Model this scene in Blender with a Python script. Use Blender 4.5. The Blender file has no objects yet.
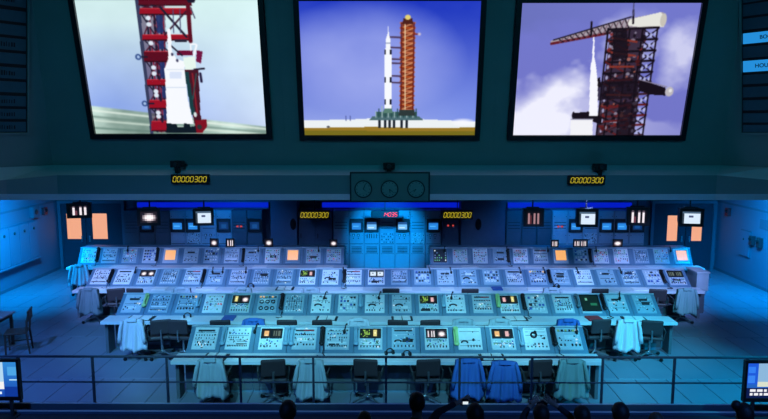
import bpy, math, random
import numpy as np
from mathutils import Vector, Matrix, Euler

R = math.radians
scene = bpy.context.scene
col = scene.collection
rnd = random.Random(7)

# ------------------------------------------------------------------ camera
F = 640.0; CX = 384.0; CY = 209.5; H = 4.8
PITCH = math.atan(82.5 / F); YAW = math.atan(3.0 / F)
cd = bpy.data.cameras.new('camera'); cam = bpy.data.objects.new('camera', cd); col.objects.link(cam)
cam.location = (0, 0, H); cam.rotation_euler = (math.pi / 2 - PITCH, 0, YAW)
cd.sensor_width = 36; cd.lens = F / 768 * 36; cd.clip_end = 200
scene.camera = cam
CM = cam.rotation_euler.to_matrix(); CO = Vector((0, 0, H))

# ------------------------------------------------------------------ world, lights, exposure
scene.view_settings.view_transform = 'Standard'; scene.view_settings.look = 'None'
scene.view_settings.gamma = 1; scene.view_settings.use_curve_mapping = False
scene.view_settings.exposure = 0.0
w = bpy.data.worlds.new('world'); scene.world = w; w.use_nodes = True
bg = w.node_tree.nodes['Background']; bg.inputs[0].default_value = (0.04, 0.40, 0.62, 1); bg.inputs[1].default_value = 0.022

def spot(loc, to, energy, color, angle=40, blend=0.6, size=0.15):
    l = bpy.data.lights.new('theatre_or_fill_spot', 'SPOT'); o = bpy.data.objects.new('theatre_or_fill_spot', l); col.objects.link(o)
    l.energy = energy; l.color = color; l.spot_size = R(angle); l.spot_blend = blend; l.shadow_soft_size = size
    o.location = loc; o.rotation_euler = (Vector(to) - Vector(loc)).to_track_quat('-Z', 'Y').to_euler()
    return o

CYAN = (0.15, 0.58, 0.74); PERI = (0.27, 0.40, 1.0); AZURE = (0.0, 0.36, 1.0); TEAL = (0.0, 0.50, 0.85)
for x in (-3.6, -1.2, 1.2, 3.6):                       # front of house, onto the two front rows
    spot((x * 0.9, 3.6, 8.0), (x, 11.4, 0.75), 3500, CYAN, 22, 0.8)
    spot((x * 1.3, 4.6, 8.2), (x * 1.5, 13.8, 0.8), 3600, CYAN if x > -2 else (0.14, 0.50, 0.82), 22, 0.8)
for x in (-7.0, -4.2, -1.4, 1.4, 4.2, 7.0):            # onto the third row
    spot((x, 8.4, 7.0), (x, 16.3, 0.9), 4700, PERI, 20, 0.8)
for x in (-7.6, -5.4, -3.2, 3.2, 5.4, 7.6):            # soffit lamps onto the rear row
    spot((x, 16.55, 3.0), (x, 19.0, 0.95), 200, PERI, 62, 0.9)
spot((8.6, 7.0, 8.0), (5.7, 11.5, 0), 6500, TEAL, 36, 1.0)
spot((-8.2, 7.0, 8.0), (-6.8, 12.2, 0), 4000, (0.07, 0.22, 0.78), 44, 1.0)
for q in (-1, 1):                                      # blue lamps under the soffit at the sides
    spot((q * 9.5, 17.3, 2.98), (q * 11.2, 18.9, 1.0), 800, AZURE, 115, 1.0)
    spot((q * 9.9, 16.4, 2.98), (q * 10.2, 17.8, 0.0), 900, AZURE, 105, 1.0)
spot((0.0, 17.2, 2.95), (0.0, 21.0, 1.15), 1150, (0.0, 0.36, 1.0), 44, 0.7)
spot((-5.0, 18.7, 2.95), (-5.0, 21.0, 1.4), 170, (0.0, 0.28, 1.0), 110, 1.0)
spot((5.0, 18.7, 2.95), (5.2, 21.0, 1.4), 230, (0.0, 0.28, 1.0), 110, 1.0)
for q in (-1, 1):                                      # added fill spots, no visible fixture, brightening the upper wall and railing boards
    spot((q * 5.0, 2.0, 9.0), (q * 5.0, 15.5, 4.6), 700, (0.03, 0.62, 0.9), 62, 1.0)
    spot((q * 4.5, 1.0, 8.0), (q * 4.5, 9.2, 0.8), 1500, (0.06, 0.25, 1.0), 60, 1.0)

def ray(px, py):
    return (CM @ Vector(((px - CX) / F, (CY - py) / F, -1.0)))
def P(px, py, z=None, Y=None, X=None):
    d = ray(px, py)
    t = (z - H) / d.z if z is not None else (Y / d.y if Y is not None else X / d.x)
    return CO + d * t
def px_x(px, Y, z):
    """world x of an image column at a given depth and height"""
    m = CM.transposed()
    u = (px - CX) / F
    # solve for x with c = m @ (x, Y, z-H); c.x / -c.z = u
    a = m @ Vector((1, 0, 0)); b = m @ Vector((0, Y, z - H))
    return -(b.x + u * b.z) / (a.x + u * a.z)

# ------------------------------------------------------------------ materials
def s2l(c):
    return tuple(((v / 12.92) if v <= 0.04045 else ((v + 0.055) / 1.055) ** 2.4) for v in c)
MATS = {}
def mat(name, color, rough=0.55, metal=0.0, var=0.12, scale=9.0, bump=0.0, spec=0.4):
    if name in MATS: return MATS[name]
    m = bpy.data.materials.new(name); m.use_nodes = True; nt = m.node_tree; b = nt.nodes['Principled BSDF']
    b.inputs['Roughness'].default_value = rough; b.inputs['Metallic'].default_value = metal
    b.inputs['Specular IOR Level'].default_value = spec
    tc = nt.nodes.new('ShaderNodeTexCoord'); nz = nt.nodes.new('ShaderNodeTexNoise')
    nz.inputs['Scale'].default_value = scale; nz.inputs['Detail'].default_value = 4
    nt.links.new(tc.outputs['Object'], nz.inputs['Vector'])
    mx = nt.nodes.new('ShaderNodeMix'); mx.data_type = 'RGBA'
    mx.inputs[6].default_value = tuple(c * (1 - var) for c in color) + (1,)
    mx.inputs[7].default_value = tuple(min(1, c * (1 + var)) for c in color) + (1,)
    nt.links.new(nz.outputs['Fac'], mx.inputs[0]); nt.links.new(mx.outputs[2], b.inputs['Base Color'])
    if bump:
        bp = nt.nodes.new('ShaderNodeBump'); bp.inputs['Strength'].default_value = bump; bp.inputs['Distance'].default_value = 0.01
        nt.links.new(nz.outputs['Fac'], bp.inputs['Height']); nt.links.new(bp.outputs['Normal'], b.inputs['Normal'])
    MATS[name] = m; return m
def emit(name, color, strength=1.0):
    if name in MATS: return MATS[name]
    m = bpy.data.materials.new(name); m.use_nodes = True; b = m.node_tree.nodes['Principled BSDF']
    b.inputs['Base Color'].default_value = (0.02, 0.02, 0.02, 1); b.inputs['Roughness'].default_value = 0.3
    b.inputs['Emission Color'].default_value = tuple(color) + (1,); b.inputs['Emission Strength'].default_value = strength
    MATS[name] = m; return m
def emit_attr(name, strength=1.0):
    m = bpy.data.materials.new(name); m.use_nodes = True; nt = m.node_tree; b = nt.nodes['Principled BSDF']
    b.inputs['Base Color'].default_value = (0.01, 0.01, 0.01, 1); b.inputs['Roughness'].default_value = 0.35
    a = nt.nodes.new('ShaderNodeAttribute'); a.attribute_name = 'Col'
    nt.links.new(a.outputs['Color'], b.inputs['Emission Color']); b.inputs['Emission Strength'].default_value = strength
    MATS[name] = m; return m

M = dict(
    console=mat('console_enamel', (0.13, 0.24, 0.33), 0.45),
    plate=mat('instrument_plate', (0.80, 0.84, 0.84), 0.5, var=0.14, scale=14),
    plate3=mat('instrument_plate_blue', (0.34, 0.47, 0.55), 0.5, var=0.12, scale=14),
    plate2=mat('instrument_plate_grey', (0.52, 0.60, 0.64), 0.5),
    desk=mat('desk_laminate', (0.66, 0.73, 0.77), 0.4, var=0.06, scale=3),
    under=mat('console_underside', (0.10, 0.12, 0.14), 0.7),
    black=mat('black_plastic', (0.012, 0.012, 0.014), 0.45),
    dark=mat('dark_metal', (0.035, 0.04, 0.045), 0.5),
    white=mat('white_paint', (0.8, 0.82, 0.82), 0.5, var=0.04),
    paper=mat('paper', (0.85, 0.86, 0.84), 0.8, var=0.03),
    red=mat('red_plastic', (0.45, 0.04, 0.05), 0.5),
    green=mat('green_plastic', (0.10, 0.32, 0.18), 0.5),
    yellow=mat('yellow_plastic', (0.62, 0.52, 0.15), 0.5),
    bluep=mat('blue_plastic', (0.05, 0.12, 0.42), 0.5),
    palegreen=mat('pale_green_plastic', (0.55, 0.80, 0.30), 0.45),
    paleblue=mat('pale_blue_plastic', (0.30, 0.50, 0.62), 0.45),
    glowwhite=emit('lamp_white', (0.85, 0.95, 1.0), 0.9),
    glowamber=emit('lamp_amber', (1.0, 0.62, 0.22), 0.9),
    glowred=emit('lamp_red', (1.0, 0.10, 0.10), 0.6),
    glowgreen=emit('lamp_green', (0.25, 1.0, 0.55), 0.4),
    orange=emit('orange_screen', (1.0, 0.47, 0.16), 0.95),
    tile=mat('floor_tile', (0.17, 0.21, 0.27), 0.42, var=0.07, scale=2.2),
    grout=mat('floor_seam', (0.05, 0.06, 0.08), 0.8),
    wall=mat('painted_wall', (0.15, 0.20, 0.28), 0.7, var=0.04, scale=1.5),
    back=mat('back_wall_paint', (0.10, 0.15, 0.20), 0.7, var=0.06, scale=1.5),
    doorpaint=mat('door_paint', (0.028, 0.045, 0.07), 0.6),
    navy=mat('navy_panel', (0.07, 0.12, 0.19), 0.6),
    upper=mat('upper_wall_panel', (0.26, 0.31, 0.31), 0.75, var=0.10, scale=1.2),
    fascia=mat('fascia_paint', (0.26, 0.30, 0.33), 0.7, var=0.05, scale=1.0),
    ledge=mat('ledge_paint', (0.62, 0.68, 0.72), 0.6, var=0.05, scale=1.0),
    screenframe=mat('screen_frame', (0.02, 0.016, 0.022), 0.4),
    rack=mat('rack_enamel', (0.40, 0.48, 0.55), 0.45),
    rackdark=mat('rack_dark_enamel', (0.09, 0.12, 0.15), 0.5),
    rail=mat('railing_paint', (0.05, 0.06, 0.09), 0.4),
    platform=mat('platform_carpet', (0.05, 0.06, 0.08), 0.9, bump=0.3, scale=60),
    vinyl=mat('dark_vinyl', (0.05, 0.035, 0.04), 0.5),
    chrome=mat('dull_chrome', (0.45, 0.47, 0.5), 0.35, 0.9, 0.05),
    coatwhite=mat('white_coat_cloth', (0.58, 0.60, 0.66), 0.85, var=0.05, scale=5, bump=0.2),
    coatgrey=mat('grey_coat_cloth', (0.38, 0.46, 0.50), 0.85, var=0.08, scale=5, bump=0.2),
    coatteal=mat('teal_coat_cloth', (0.20, 0.36, 0.36), 0.85, var=0.08, scale=5, bump=0.2),
    coatblue=mat('blue_coat_cloth', (0.05, 0.16, 0.50), 0.85, var=0.08, scale=5, bump=0.2),
    coatdark=mat('dark_coat_cloth', (0.13, 0.19, 0.22), 0.85, var=0.08, scale=5, bump=0.2),
    wood=mat('dark_wood', (0.08, 0.05, 0.035), 0.5, var=0.3, scale=20),
    tabletop=mat('grey_table_top', (0.30, 0.36, 0.42), 0.5),
    skin=mat('skin', (0.30, 0.18, 0.13), 0.6, var=0.06),
    hair=mat('dark_hair', (0.012, 0.009, 0.008), 0.6, var=0.4, scale=50),
    hairbrown=mat('brown_hair', (0.07, 0.04, 0.025), 0.6, var=0.4, scale=50),
    cloth1=mat('black_shirt', (0.02, 0.02, 0.025), 0.9), cloth2=mat('maroon_shirt', (0.08, 0.02, 0.03), 0.9),
    cloth3=mat('grey_shirt', (0.10, 0.10, 0.11), 0.9), trouser=mat('dark_trousers', (0.02, 0.025, 0.04), 0.9),
    pane=emit('door_window_light', (1.0, 0.44, 0.25), 0.9),
    led=emit('blue_led', (0.001, 0.012, 0.62), 0.85),
    digyellow=emit('digit_yellow', (0.75, 0.60, 0.03), 0.75), digred=emit('digit_red', (1.0, 0.03, 0.02), 2.2),
    boardlit=emit('board_lit_cyan', (0.02, 0.30, 0.78), 0.9),
    boarddark=mat('board_unlit_glass', (0.05, 0.13, 0.19), 0.35),
    clockface=mat('clock_face', (0.30, 0.40, 0.40), 0.5),
    ovalblack=mat('speaker_cloth', (0.006, 0.006, 0.008), 0.9),
)
emit_attr('picture_screen', 1.0); emit_attr('small_screen', 1.0)

# ------------------------------------------------------------------ mesh builder
class MB:
    def __init__(s): s.v = []; s.f = []; s.m = []
    def add(s, vs, fs, mi=0):
        o = len(s.v); s.v += [tuple(v) for v in vs]; s.f += [tuple(i + o for i in f) for f in fs]; s.m += [mi] * len(fs); return s
    def box(s, x0, x1, y0, y1, z0, z1, mi=0):
        vs = [(x, y, z) for x in (x0, x1) for y in (y0, y1) for z in (z0, z1)]
        return s.add(vs, [(0, 1, 3, 2), (4, 6, 7, 5), (0, 4, 5, 1), (2, 3, 7, 6), (0, 2, 6, 4), (1, 5, 7, 3)], mi)
    def cbox(s, c, d, mi=0):
        return s.box(c[0] - d[0] / 2, c[0] + d[0] / 2, c[1] - d[1] / 2, c[1] + d[1] / 2, c[2] - d[2] / 2, c[2] + d[2] / 2, mi)
    def prism_x(s, prof, x0, x1, mi=0):
        """(y,z) outline, counter-clockwise seen from -x side, extruded along x"""
        n = len(prof); vs = [(x0, y, z) for y, z in prof] + [(x1, y, z) for y, z in prof]
        fs = [tuple(range(n)), tuple(reversed(range(n, 2 * n)))] + [(i, i + n, (i + 1) % n + n, (i + 1) % n) for i in range(n)]
        return s.add(vs, fs, mi)
    def frustum(s, q0, q1, mi=0):
        """two quads (four points each) joined"""
        return s.add(list(q0) + list(q1), [(3, 2, 1, 0), (4, 5, 6, 7)] + [(i, (i + 1) % 4, (i + 1) % 4 + 4, i + 4) for i in range(4)], mi)
    def tube(s, pts, r, n=8, mi=0):
        pts = [Vector(p) for p in pts]; rr = r if isinstance(r, (list, tuple)) else [r] * len(pts)
        rings = []
        for i, p in enumerate(pts):
            d = (pts[min(i + 1, len(pts) - 1)] - pts[max(i - 1, 0)]).normalized()
            a = d.cross(Vector((0, 0, 1)) if abs(d.z) < 0.9 else Vector((1, 0, 0))).normalized(); b = d.cross(a)
            rings += [p + (a * math.cos(2 * math.pi * k / n) + b * math.sin(2 * math.pi * k / n)) * rr[i] for k in range(n)]
        fs = [(i * n + k, i * n + (k + 1) % n, (i + 1) * n + (k + 1) % n, (i + 1) * n + k) for i in range(len(pts) - 1) for k in range(n)]
        fs += [tuple(reversed(range(n))), tuple(range((len(pts) - 1) * n, len(pts) * n))]
        return s.add(rings, fs, mi)
    def cylz(s, c, r, h, n=12, mi=0):
        return s.tube([c, (c[0], c[1], c[2] + h)], r, n, mi)
    def ringz(s, c, r0, r1, h, n=14, mi=0):
        vs = []
        for k in range(n):
            a = 2 * math.pi * k / n; ca, sa = math.cos(a), math.sin(a)
            vs += [(c[0] + r0 * ca, c[1] + r0 * sa, c[2]), (c[0] + r1 * ca, c[1] + r1 * sa, c[2]), (c[0] + r1 * ca, c[1] + r1 * sa, c[2] + h), (c[0] + r0 * ca, c[1] + r0 * sa, c[2] + h)]
        fs = []
        for k in range(n):
            a = 4 * k; b = 4 * ((k + 1) % n)
            fs += [(a + i, a + (i + 1) % 4, b + (i + 1) % 4, b + i) for i in range(4)]
        return s.add(vs, fs, mi)
    def ell(s, c, d, n=12, mi=0):
        vs = []; fs = []; k = n // 2
        for i in range(k + 1):
            t = math.pi * i / k
            for j in range(n):
                a = 2 * math.pi * j / n
                vs.append((c[0] + d[0] * math.sin(t) * math.cos(a), c[1] + d[1] * math.sin(t) * math.sin(a), c[2] + d[2] * math.cos(t)))
        for i in range(k):
            for j in range(n): fs.append((i * n + j, (i + 1) * n + j, (i + 1) * n + (j + 1) % n, i * n + (j + 1) % n))
        return s.add(vs, fs, mi)
    def mesh(s, name, mats, smooth=False):
        me = bpy.data.meshes.new(name); me.from_pydata(s.v, [], s.f)
        for m in (mats if isinstance(mats, (list, tuple)) else [mats]): me.materials.append(m)
        if any(s.m): me.polygons.foreach_set('material_index', s.m)
        if smooth: me.polygons.foreach_set('use_smooth', [True] * len(s.f))
        me.update(); return me
def link(name, me, parent=None, loc=(0, 0, 0), rot=(0, 0, 0)):
    o = bpy.data.objects.new(name, me); col.objects.link(o); o.parent = parent; o.location = loc; o.rotation_euler = rot; return o
def obj(name, mb, mats, parent=None, loc=(0, 0, 0), rot=(0, 0, 0), smooth=False, bevel=0):
    o = link(name, mb.mesh(name, mats, smooth), parent, loc, rot)
    if bevel:
        b = o.modifiers.new('bevel', 'BEVEL'); b.width = bevel; b.segments = 2; b.limit_method = 'ANGLE'
    return o
def tag(o, label=None, cat=None, group=None, kind=None):
    if label: o['label'] = label
    if cat: o['category'] = cat
    if group: o['group'] = group
    if kind: o['kind'] = kind
    return o
def thing(name, label, cat, loc=(0, 0, 0), rz=0.0, group=None):
    o = link(name, None, None, loc, (0, 0, rz)); o.empty_display_size = 0.1
    return tag(o, label, cat, group)
def copy_tree(o, parent=None):
    c = o.copy(); col.objects.link(c); c.parent = parent
    for ch in list(o.children): copy_tree(ch, c)
    return c
ORD = ['first', 'second', 'third', 'fourth', 'fifth', 'sixth', 'seventh', 'eighth', 'ninth', 'tenth', 'eleventh', 'twelfth', 'thirteenth', 'fourteenth', 'fifteenth', 'sixteenth', 'seventeenth', 'eighteenth', 'nineteenth', 'twentieth', 'twenty-first', 'twenty-second', 'twenty-third', 'twenty-fourth', 'twenty-fifth', 'twenty-sixth']

def color_grid(name, img, corner, mat_, parent=None, loc=(0, 0, 0), rot=(0, 0, 0)):
    """flat picture: img is (h,w,3) sRGB, row 0 at the top; corner(u,v) -> point, v up"""
    h, wd, _ = img.shape
    vs = [corner(i / wd, 1 - j / h) for j in range(h + 1) for i in range(wd + 1)]
    fs = [(j * (wd + 1) + i, (j + 1) * (wd + 1) + i, (j + 1) * (wd + 1) + i + 1, j * (wd + 1) + i + 1) for j in range(h) for i in range(wd)]
    me = bpy.data.meshes.new(name); me.from_pydata(vs, [], fs); me.materials.append(mat_)
    a = me.color_attributes.new('Col', 'FLOAT_COLOR', 'CORNER')
    lin = np.where(img <= 0.04045, img / 12.92, ((img + 0.055) / 1.055) ** 2.4).astype(np.float32).reshape(-1, 3)
    c = np.ones((h * wd, 4, 4), np.float32); c[:, :, :3] = lin[:, None, :]
    a.data.foreach_set('color', c.ravel()); me.update()
    return link(name, me, parent, loc, rot)

# ------------------------------------------------------------------ the setting
YB = P(387, 268.5, z=0).y            # back wall
XW = 11.15                           # side walls
YF = 16.2                            # fascia (soffit front)
ZS = P(387, 200.5, Y=YF).z           # soffit underside
Y_PLAT = 9.45; Z_PLAT = 0.55

# floor with real tiles in running bond
floor = tag(obj('floor', MB().box(-XW - 0.1, XW + 0.1, Y_PLAT - 0.1, YB + 0.1, -0.2, -0.012), M['grout']), kind='structure')
TW, TD = 0.60, 1.22
tile_me = MB().add([(-TW/2+.012, -TD/2+.012, 0), (TW/2-.012, -TD/2+.012, 0), (TW/2-.012, TD/2-.012, 0), (-TW/2+.012, TD/2-.012, 0),
                    (-TW/2+.004, -TD/2+.004, -.012), (TW/2-.004, -TD/2+.004, -.012), (TW/2-.004, TD/2-.004, -.012), (-TW/2+.004, TD/2-.004, -.012)],
                   [(0, 1, 2, 3), (4, 5, 1, 0), (5, 6, 2, 1), (6, 7, 3, 2), (7, 4, 0, 3)]).mesh('floor_tile', M['tile'])
tiles = []
row = 0; y = Y_PLAT + TD / 2 - 0.1
while y - TD / 2 < YB:
    x = -XW + (0 if row % 2 else TW * 0.5)
    while x - TW / 2 < XW:
        half = 3.7 if y < 11.6 else (6.1 if y < 14.6 else 8.0)
        vis = abs(x) > half or (y < 10.6)
        inview = abs(x) < y * 0.63 + 0.8
        tiles.append((x, y, vis and inview)); x += TW
    row += 1; y += TD
tiles.sort(key=lambda t: (not t[2], t[1]))
for x, y, v in tiles[:300]: link('floor_tile', tile_me, floor, (x, y, 0))
rest = MB()
for x, y, v in tiles[300:]:
    rest.add([(x - TW/2+.012, y - TD/2+.012, 0), (x + TW/2-.012, y - TD/2+.012, 0), (x + TW/2-.012, y + TD/2-.012, 0), (x - TW/2+.012, y + TD/2-.012, 0)], [(0, 1, 2, 3)])
if rest.v: tag(obj('floor_tiles', rest, M['tile'], floor), kind='stuff')

def struct(name, mb, m, parent=None): return tag(obj(name, mb, m, parent), kind='structure')
struct('wall_back', MB().box(-XW - 0.2, XW + 0.2, YB, YB + 0.2, 0, 3.6), M['back'])
struct('wall_left', MB().box(-XW - 0.2, -XW, Y_PLAT, YB, 0, 3.6), M['wall'])
struct('wall_right', MB().box(XW, XW + 0.2, Y_PLAT, YB, 0, 3.6), M['wall'])
struct('ceiling', MB().box(-XW - 0.2, XW + 0.2, YF + 0.05, YB + 0.2, ZS + 0.12, ZS + 0.25), M['fascia'])
for i, s in enumerate((-1, 1)):
    struct(('baseboard_left', 'baseboard_right')[i], MB().box(min(s * XW, s * (XW - 0.02)), max(s * XW, s * (XW - 0.02)), Y_PLAT, YB, 0, 0.09), M['back'])
    # conduit line high on the side wall
    struct('trim_%d' % (i + 1), MB().box(min(s * XW, s * (XW - 0.03)), max(s * XW, s * (XW - 0.03)), 15.5, YB, 2.30, 2.36), M['back'])

# leaning upper wall that carries the screens
TILT = R(13.0)
YL = YF + 0.4
WO = P(387, 163.2, Y=YL)                       # a point on its foot
WN = Vector((0, -math.cos(TILT), -math.sin(TILT)))   # faces the viewer and down
WU = Vector((0, -math.sin(TILT), math.cos(TILT)))
def on_wall(px, py, off=0.0):
    d = ray(px, py); t = (WO + WN * off - CO).dot(WN) / d.dot(WN); return CO + d * t
def wall_uv(px, py):
    p = on_wall(px, py) - WO; return p.x, p.dot(WU)
def wall_pt(u, v, off=0.0): return WO + Vector((u, 0, 0)) + WU * v + WN * off
uc0 = wall_uv(50, 150)[0]; uc1 = wall_uv(724, 150)[0]
HW = 4.9; YAWS = R(52)
SPREAD = -0.06                                                # the crease runs slightly inwards going up
def lean_panel(name, q, th=0.12):
    m = MB(); b = [Vector(p) + Vector((0, th, 0)) for p in q]; m.frustum(b, q); return struct(name, m, M['upper'])
wl = lean_panel('wall_upper', [wall_pt(uc0, -0.05), wall_pt(uc1, -0.05), wall_pt(uc1 + SPREAD * HW, HW), wall_pt(uc0 - SPREAD * HW, HW)])
for x_ in (285, 493):                                         # proud cover strips between the wall panels
    u = wall_uv(x_, 150)[0]; g = MB()
    g.frustum([wall_pt(u - .012, 0.02), wall_pt(u + .012, 0.02), wall_pt(u + .012, HW - .1), wall_pt(u - .012, HW - .1)],
              [wall_pt(u - .012, 0.02, .012), wall_pt(u + .012, 0.02, .012), wall_pt(u + .012, HW - .1, .012), wall_pt(u - .012, HW - .1, .012)])
    obj('cover_strip', g, M['upper'], wl)
side_dir = {}
for q, uc in ((-1, uc0), (1, uc1)):
    d = Vector((q * math.cos(YAWS), -math.sin(YAWS), 0))
    a, b = wall_pt(uc, -0.05), wall_pt(uc + q * SPREAD * HW, HW); c = a + d * 5; e = b + d * 5
    lean_panel('wall_upper_left' if q < 0 else 'wall_upper_right', [a, c, e, b] if q > 0 else [c, a, b, e])
    nn = d.cross(b - a).normalized(); side_dir[q] = (a, d, nn if nn.y < 0 else -nn)

def build_fascia():
    led, fas, lip = MB(), MB(), MB(); YL = YF + 0.4
    ft, bk = [], []                                       # front and back points of the ledge, left to right
    for q in (-1, 1):
        a, d, n = side_dir[q]; nh = Vector((n.x, n.y, 0)).normalized(); f, b = [], []
        for st in (4.5, 2.6, 1.2, 0.0):
            p = a + d * st; r = p + nh * (.12 + .28 * (1 - min(st, 1.2) / 1.2)) if st else Vector((p.x + q * -.3, YF, 0))
            c = CM.transposed() @ (Vector((r.x, r.y, 4.0)) - CO); px = CX + F * c.x / -c.z; off = abs(px - 387)
            y = 172 + max(0, off - 297) * .092
            f.append((r, y)); b.append(p)
        if q > 0: f.reverse(); b.reverse()
        ft += f; bk += b
    pts = []
    for (r, y) in ft:
        c = CM.transposed() @ (Vector((r.x, r.y, 4.0)) - CO); px = CX + F * c.x / -c.z
        g = lambda yy: Vector((r.x, r.y, P(px, yy, Y=r.y).z))
        pts.append((g(y), g(194), g(200.5)))
    for k in range(len(pts) - 1):
        (t0, m0, l0), (t1, m1, l1) = pts[k], pts[k + 1]; back = Vector((0, .10, 0)); deep = Vector((0, .4, 0))
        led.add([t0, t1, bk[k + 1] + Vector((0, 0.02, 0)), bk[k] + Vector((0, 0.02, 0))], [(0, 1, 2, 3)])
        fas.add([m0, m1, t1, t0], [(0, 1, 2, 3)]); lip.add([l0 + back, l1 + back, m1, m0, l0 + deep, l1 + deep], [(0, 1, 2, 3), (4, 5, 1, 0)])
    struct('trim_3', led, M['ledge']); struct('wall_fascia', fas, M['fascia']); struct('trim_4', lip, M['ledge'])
build_fascia()

# ------------------------------------------------------------------ pictures on the big screens
def canvas(h, wd, top, bot):
    t = np.linspace(0, 1, h)[:, None, None]; im = np.array(top)[None, None, :] * (1 - t) + np.array(bot)[None, None, :] * t
    return np.repeat(im, wd, axis=1).astype(np.float64)
def grid(im):
    h, wd, _ = im.shape; yy, xx = np.mgrid[0:h, 0:wd]; return (xx + .5) / wd, (yy + .5) / h
def poly(im, pts, c, a=1.0):
    x, y = grid(im); ins = np.zeros(x.shape, bool); n = len(pts)
    for i in range(n):
        (x0, y0), (x1, y1) = pts[i], pts[(i + 1) % n]
        if y0 == y1: continue
        k = ((y0 > y) != (y1 > y)) & (x < (x1 - x0) * (y - y0) / (y1 - y0) + x0); ins ^= k
    im[ins] = im[ins] * (1 - a) + np.array(c) * a
def line(im, p, q, wdt, c, a=1.0):
    x, y = grid(im); asp = im.shape[0] / im.shape[1]
    px, py = p[0], p[1] * asp; dx, dy = q[0] - p[0], (q[1] - p[1]) * asp; L = dx * dx + dy * dy + 1e-12
    t = np.clip(((x - px) * dx + (y * asp - py) * dy) / L, 0, 1)
    d = np.hypot(x - px - t * dx, y * asp - py - t * dy); k = np.clip((wdt / 2 - d) / 0.003 + .5, 0, 1) * a
    im[:] = im * (1 - k[..., None]) + np.array(c) * k[..., None]
def blob(im, cx, cy, rx, ry, c, a=1.0, soft=1.0):
    x, y = grid(im); d = ((x - cx) / rx) ** 2 + ((y - cy) / ry) ** 2; k = np.clip((1 - d) / soft, 0, 1) * a
    im[:] = im * (1 - k[..., None]) + np.array(c) * k[..., None]
def noise(h, wd, cells, seed, octs=4):
    g = np.random.RandomState(seed); out = np.zeros((h, wd)); amp = 1
    for o in range(octs):
        n = cells * 2 ** o; b = g.rand(n + 2, n + 2); yy = np.linspace(0, n, h, endpoint=False); xx = np.linspace(0, n, wd, endpoint=False)
        yi = yy.astype(int); xi = xx.astype(int); fy = (yy - yi)[:, None]; fx = (xx - xi)[None, :]
        fy = fy * fy * (3 - 2 * fy); fx = fx * fx * (3 - 2 * fx)
        v = (b[yi][:, xi] * (1 - fx) + b[yi][:, xi + 1] * fx) * (1 - fy) + (b[yi + 1][:, xi] * (1 - fx) + b[yi + 1][:, xi + 1] * fx) * fy
        out += amp * v; amp *= .5
    return (out - out.min()) / (out.max() - out.min())

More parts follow.
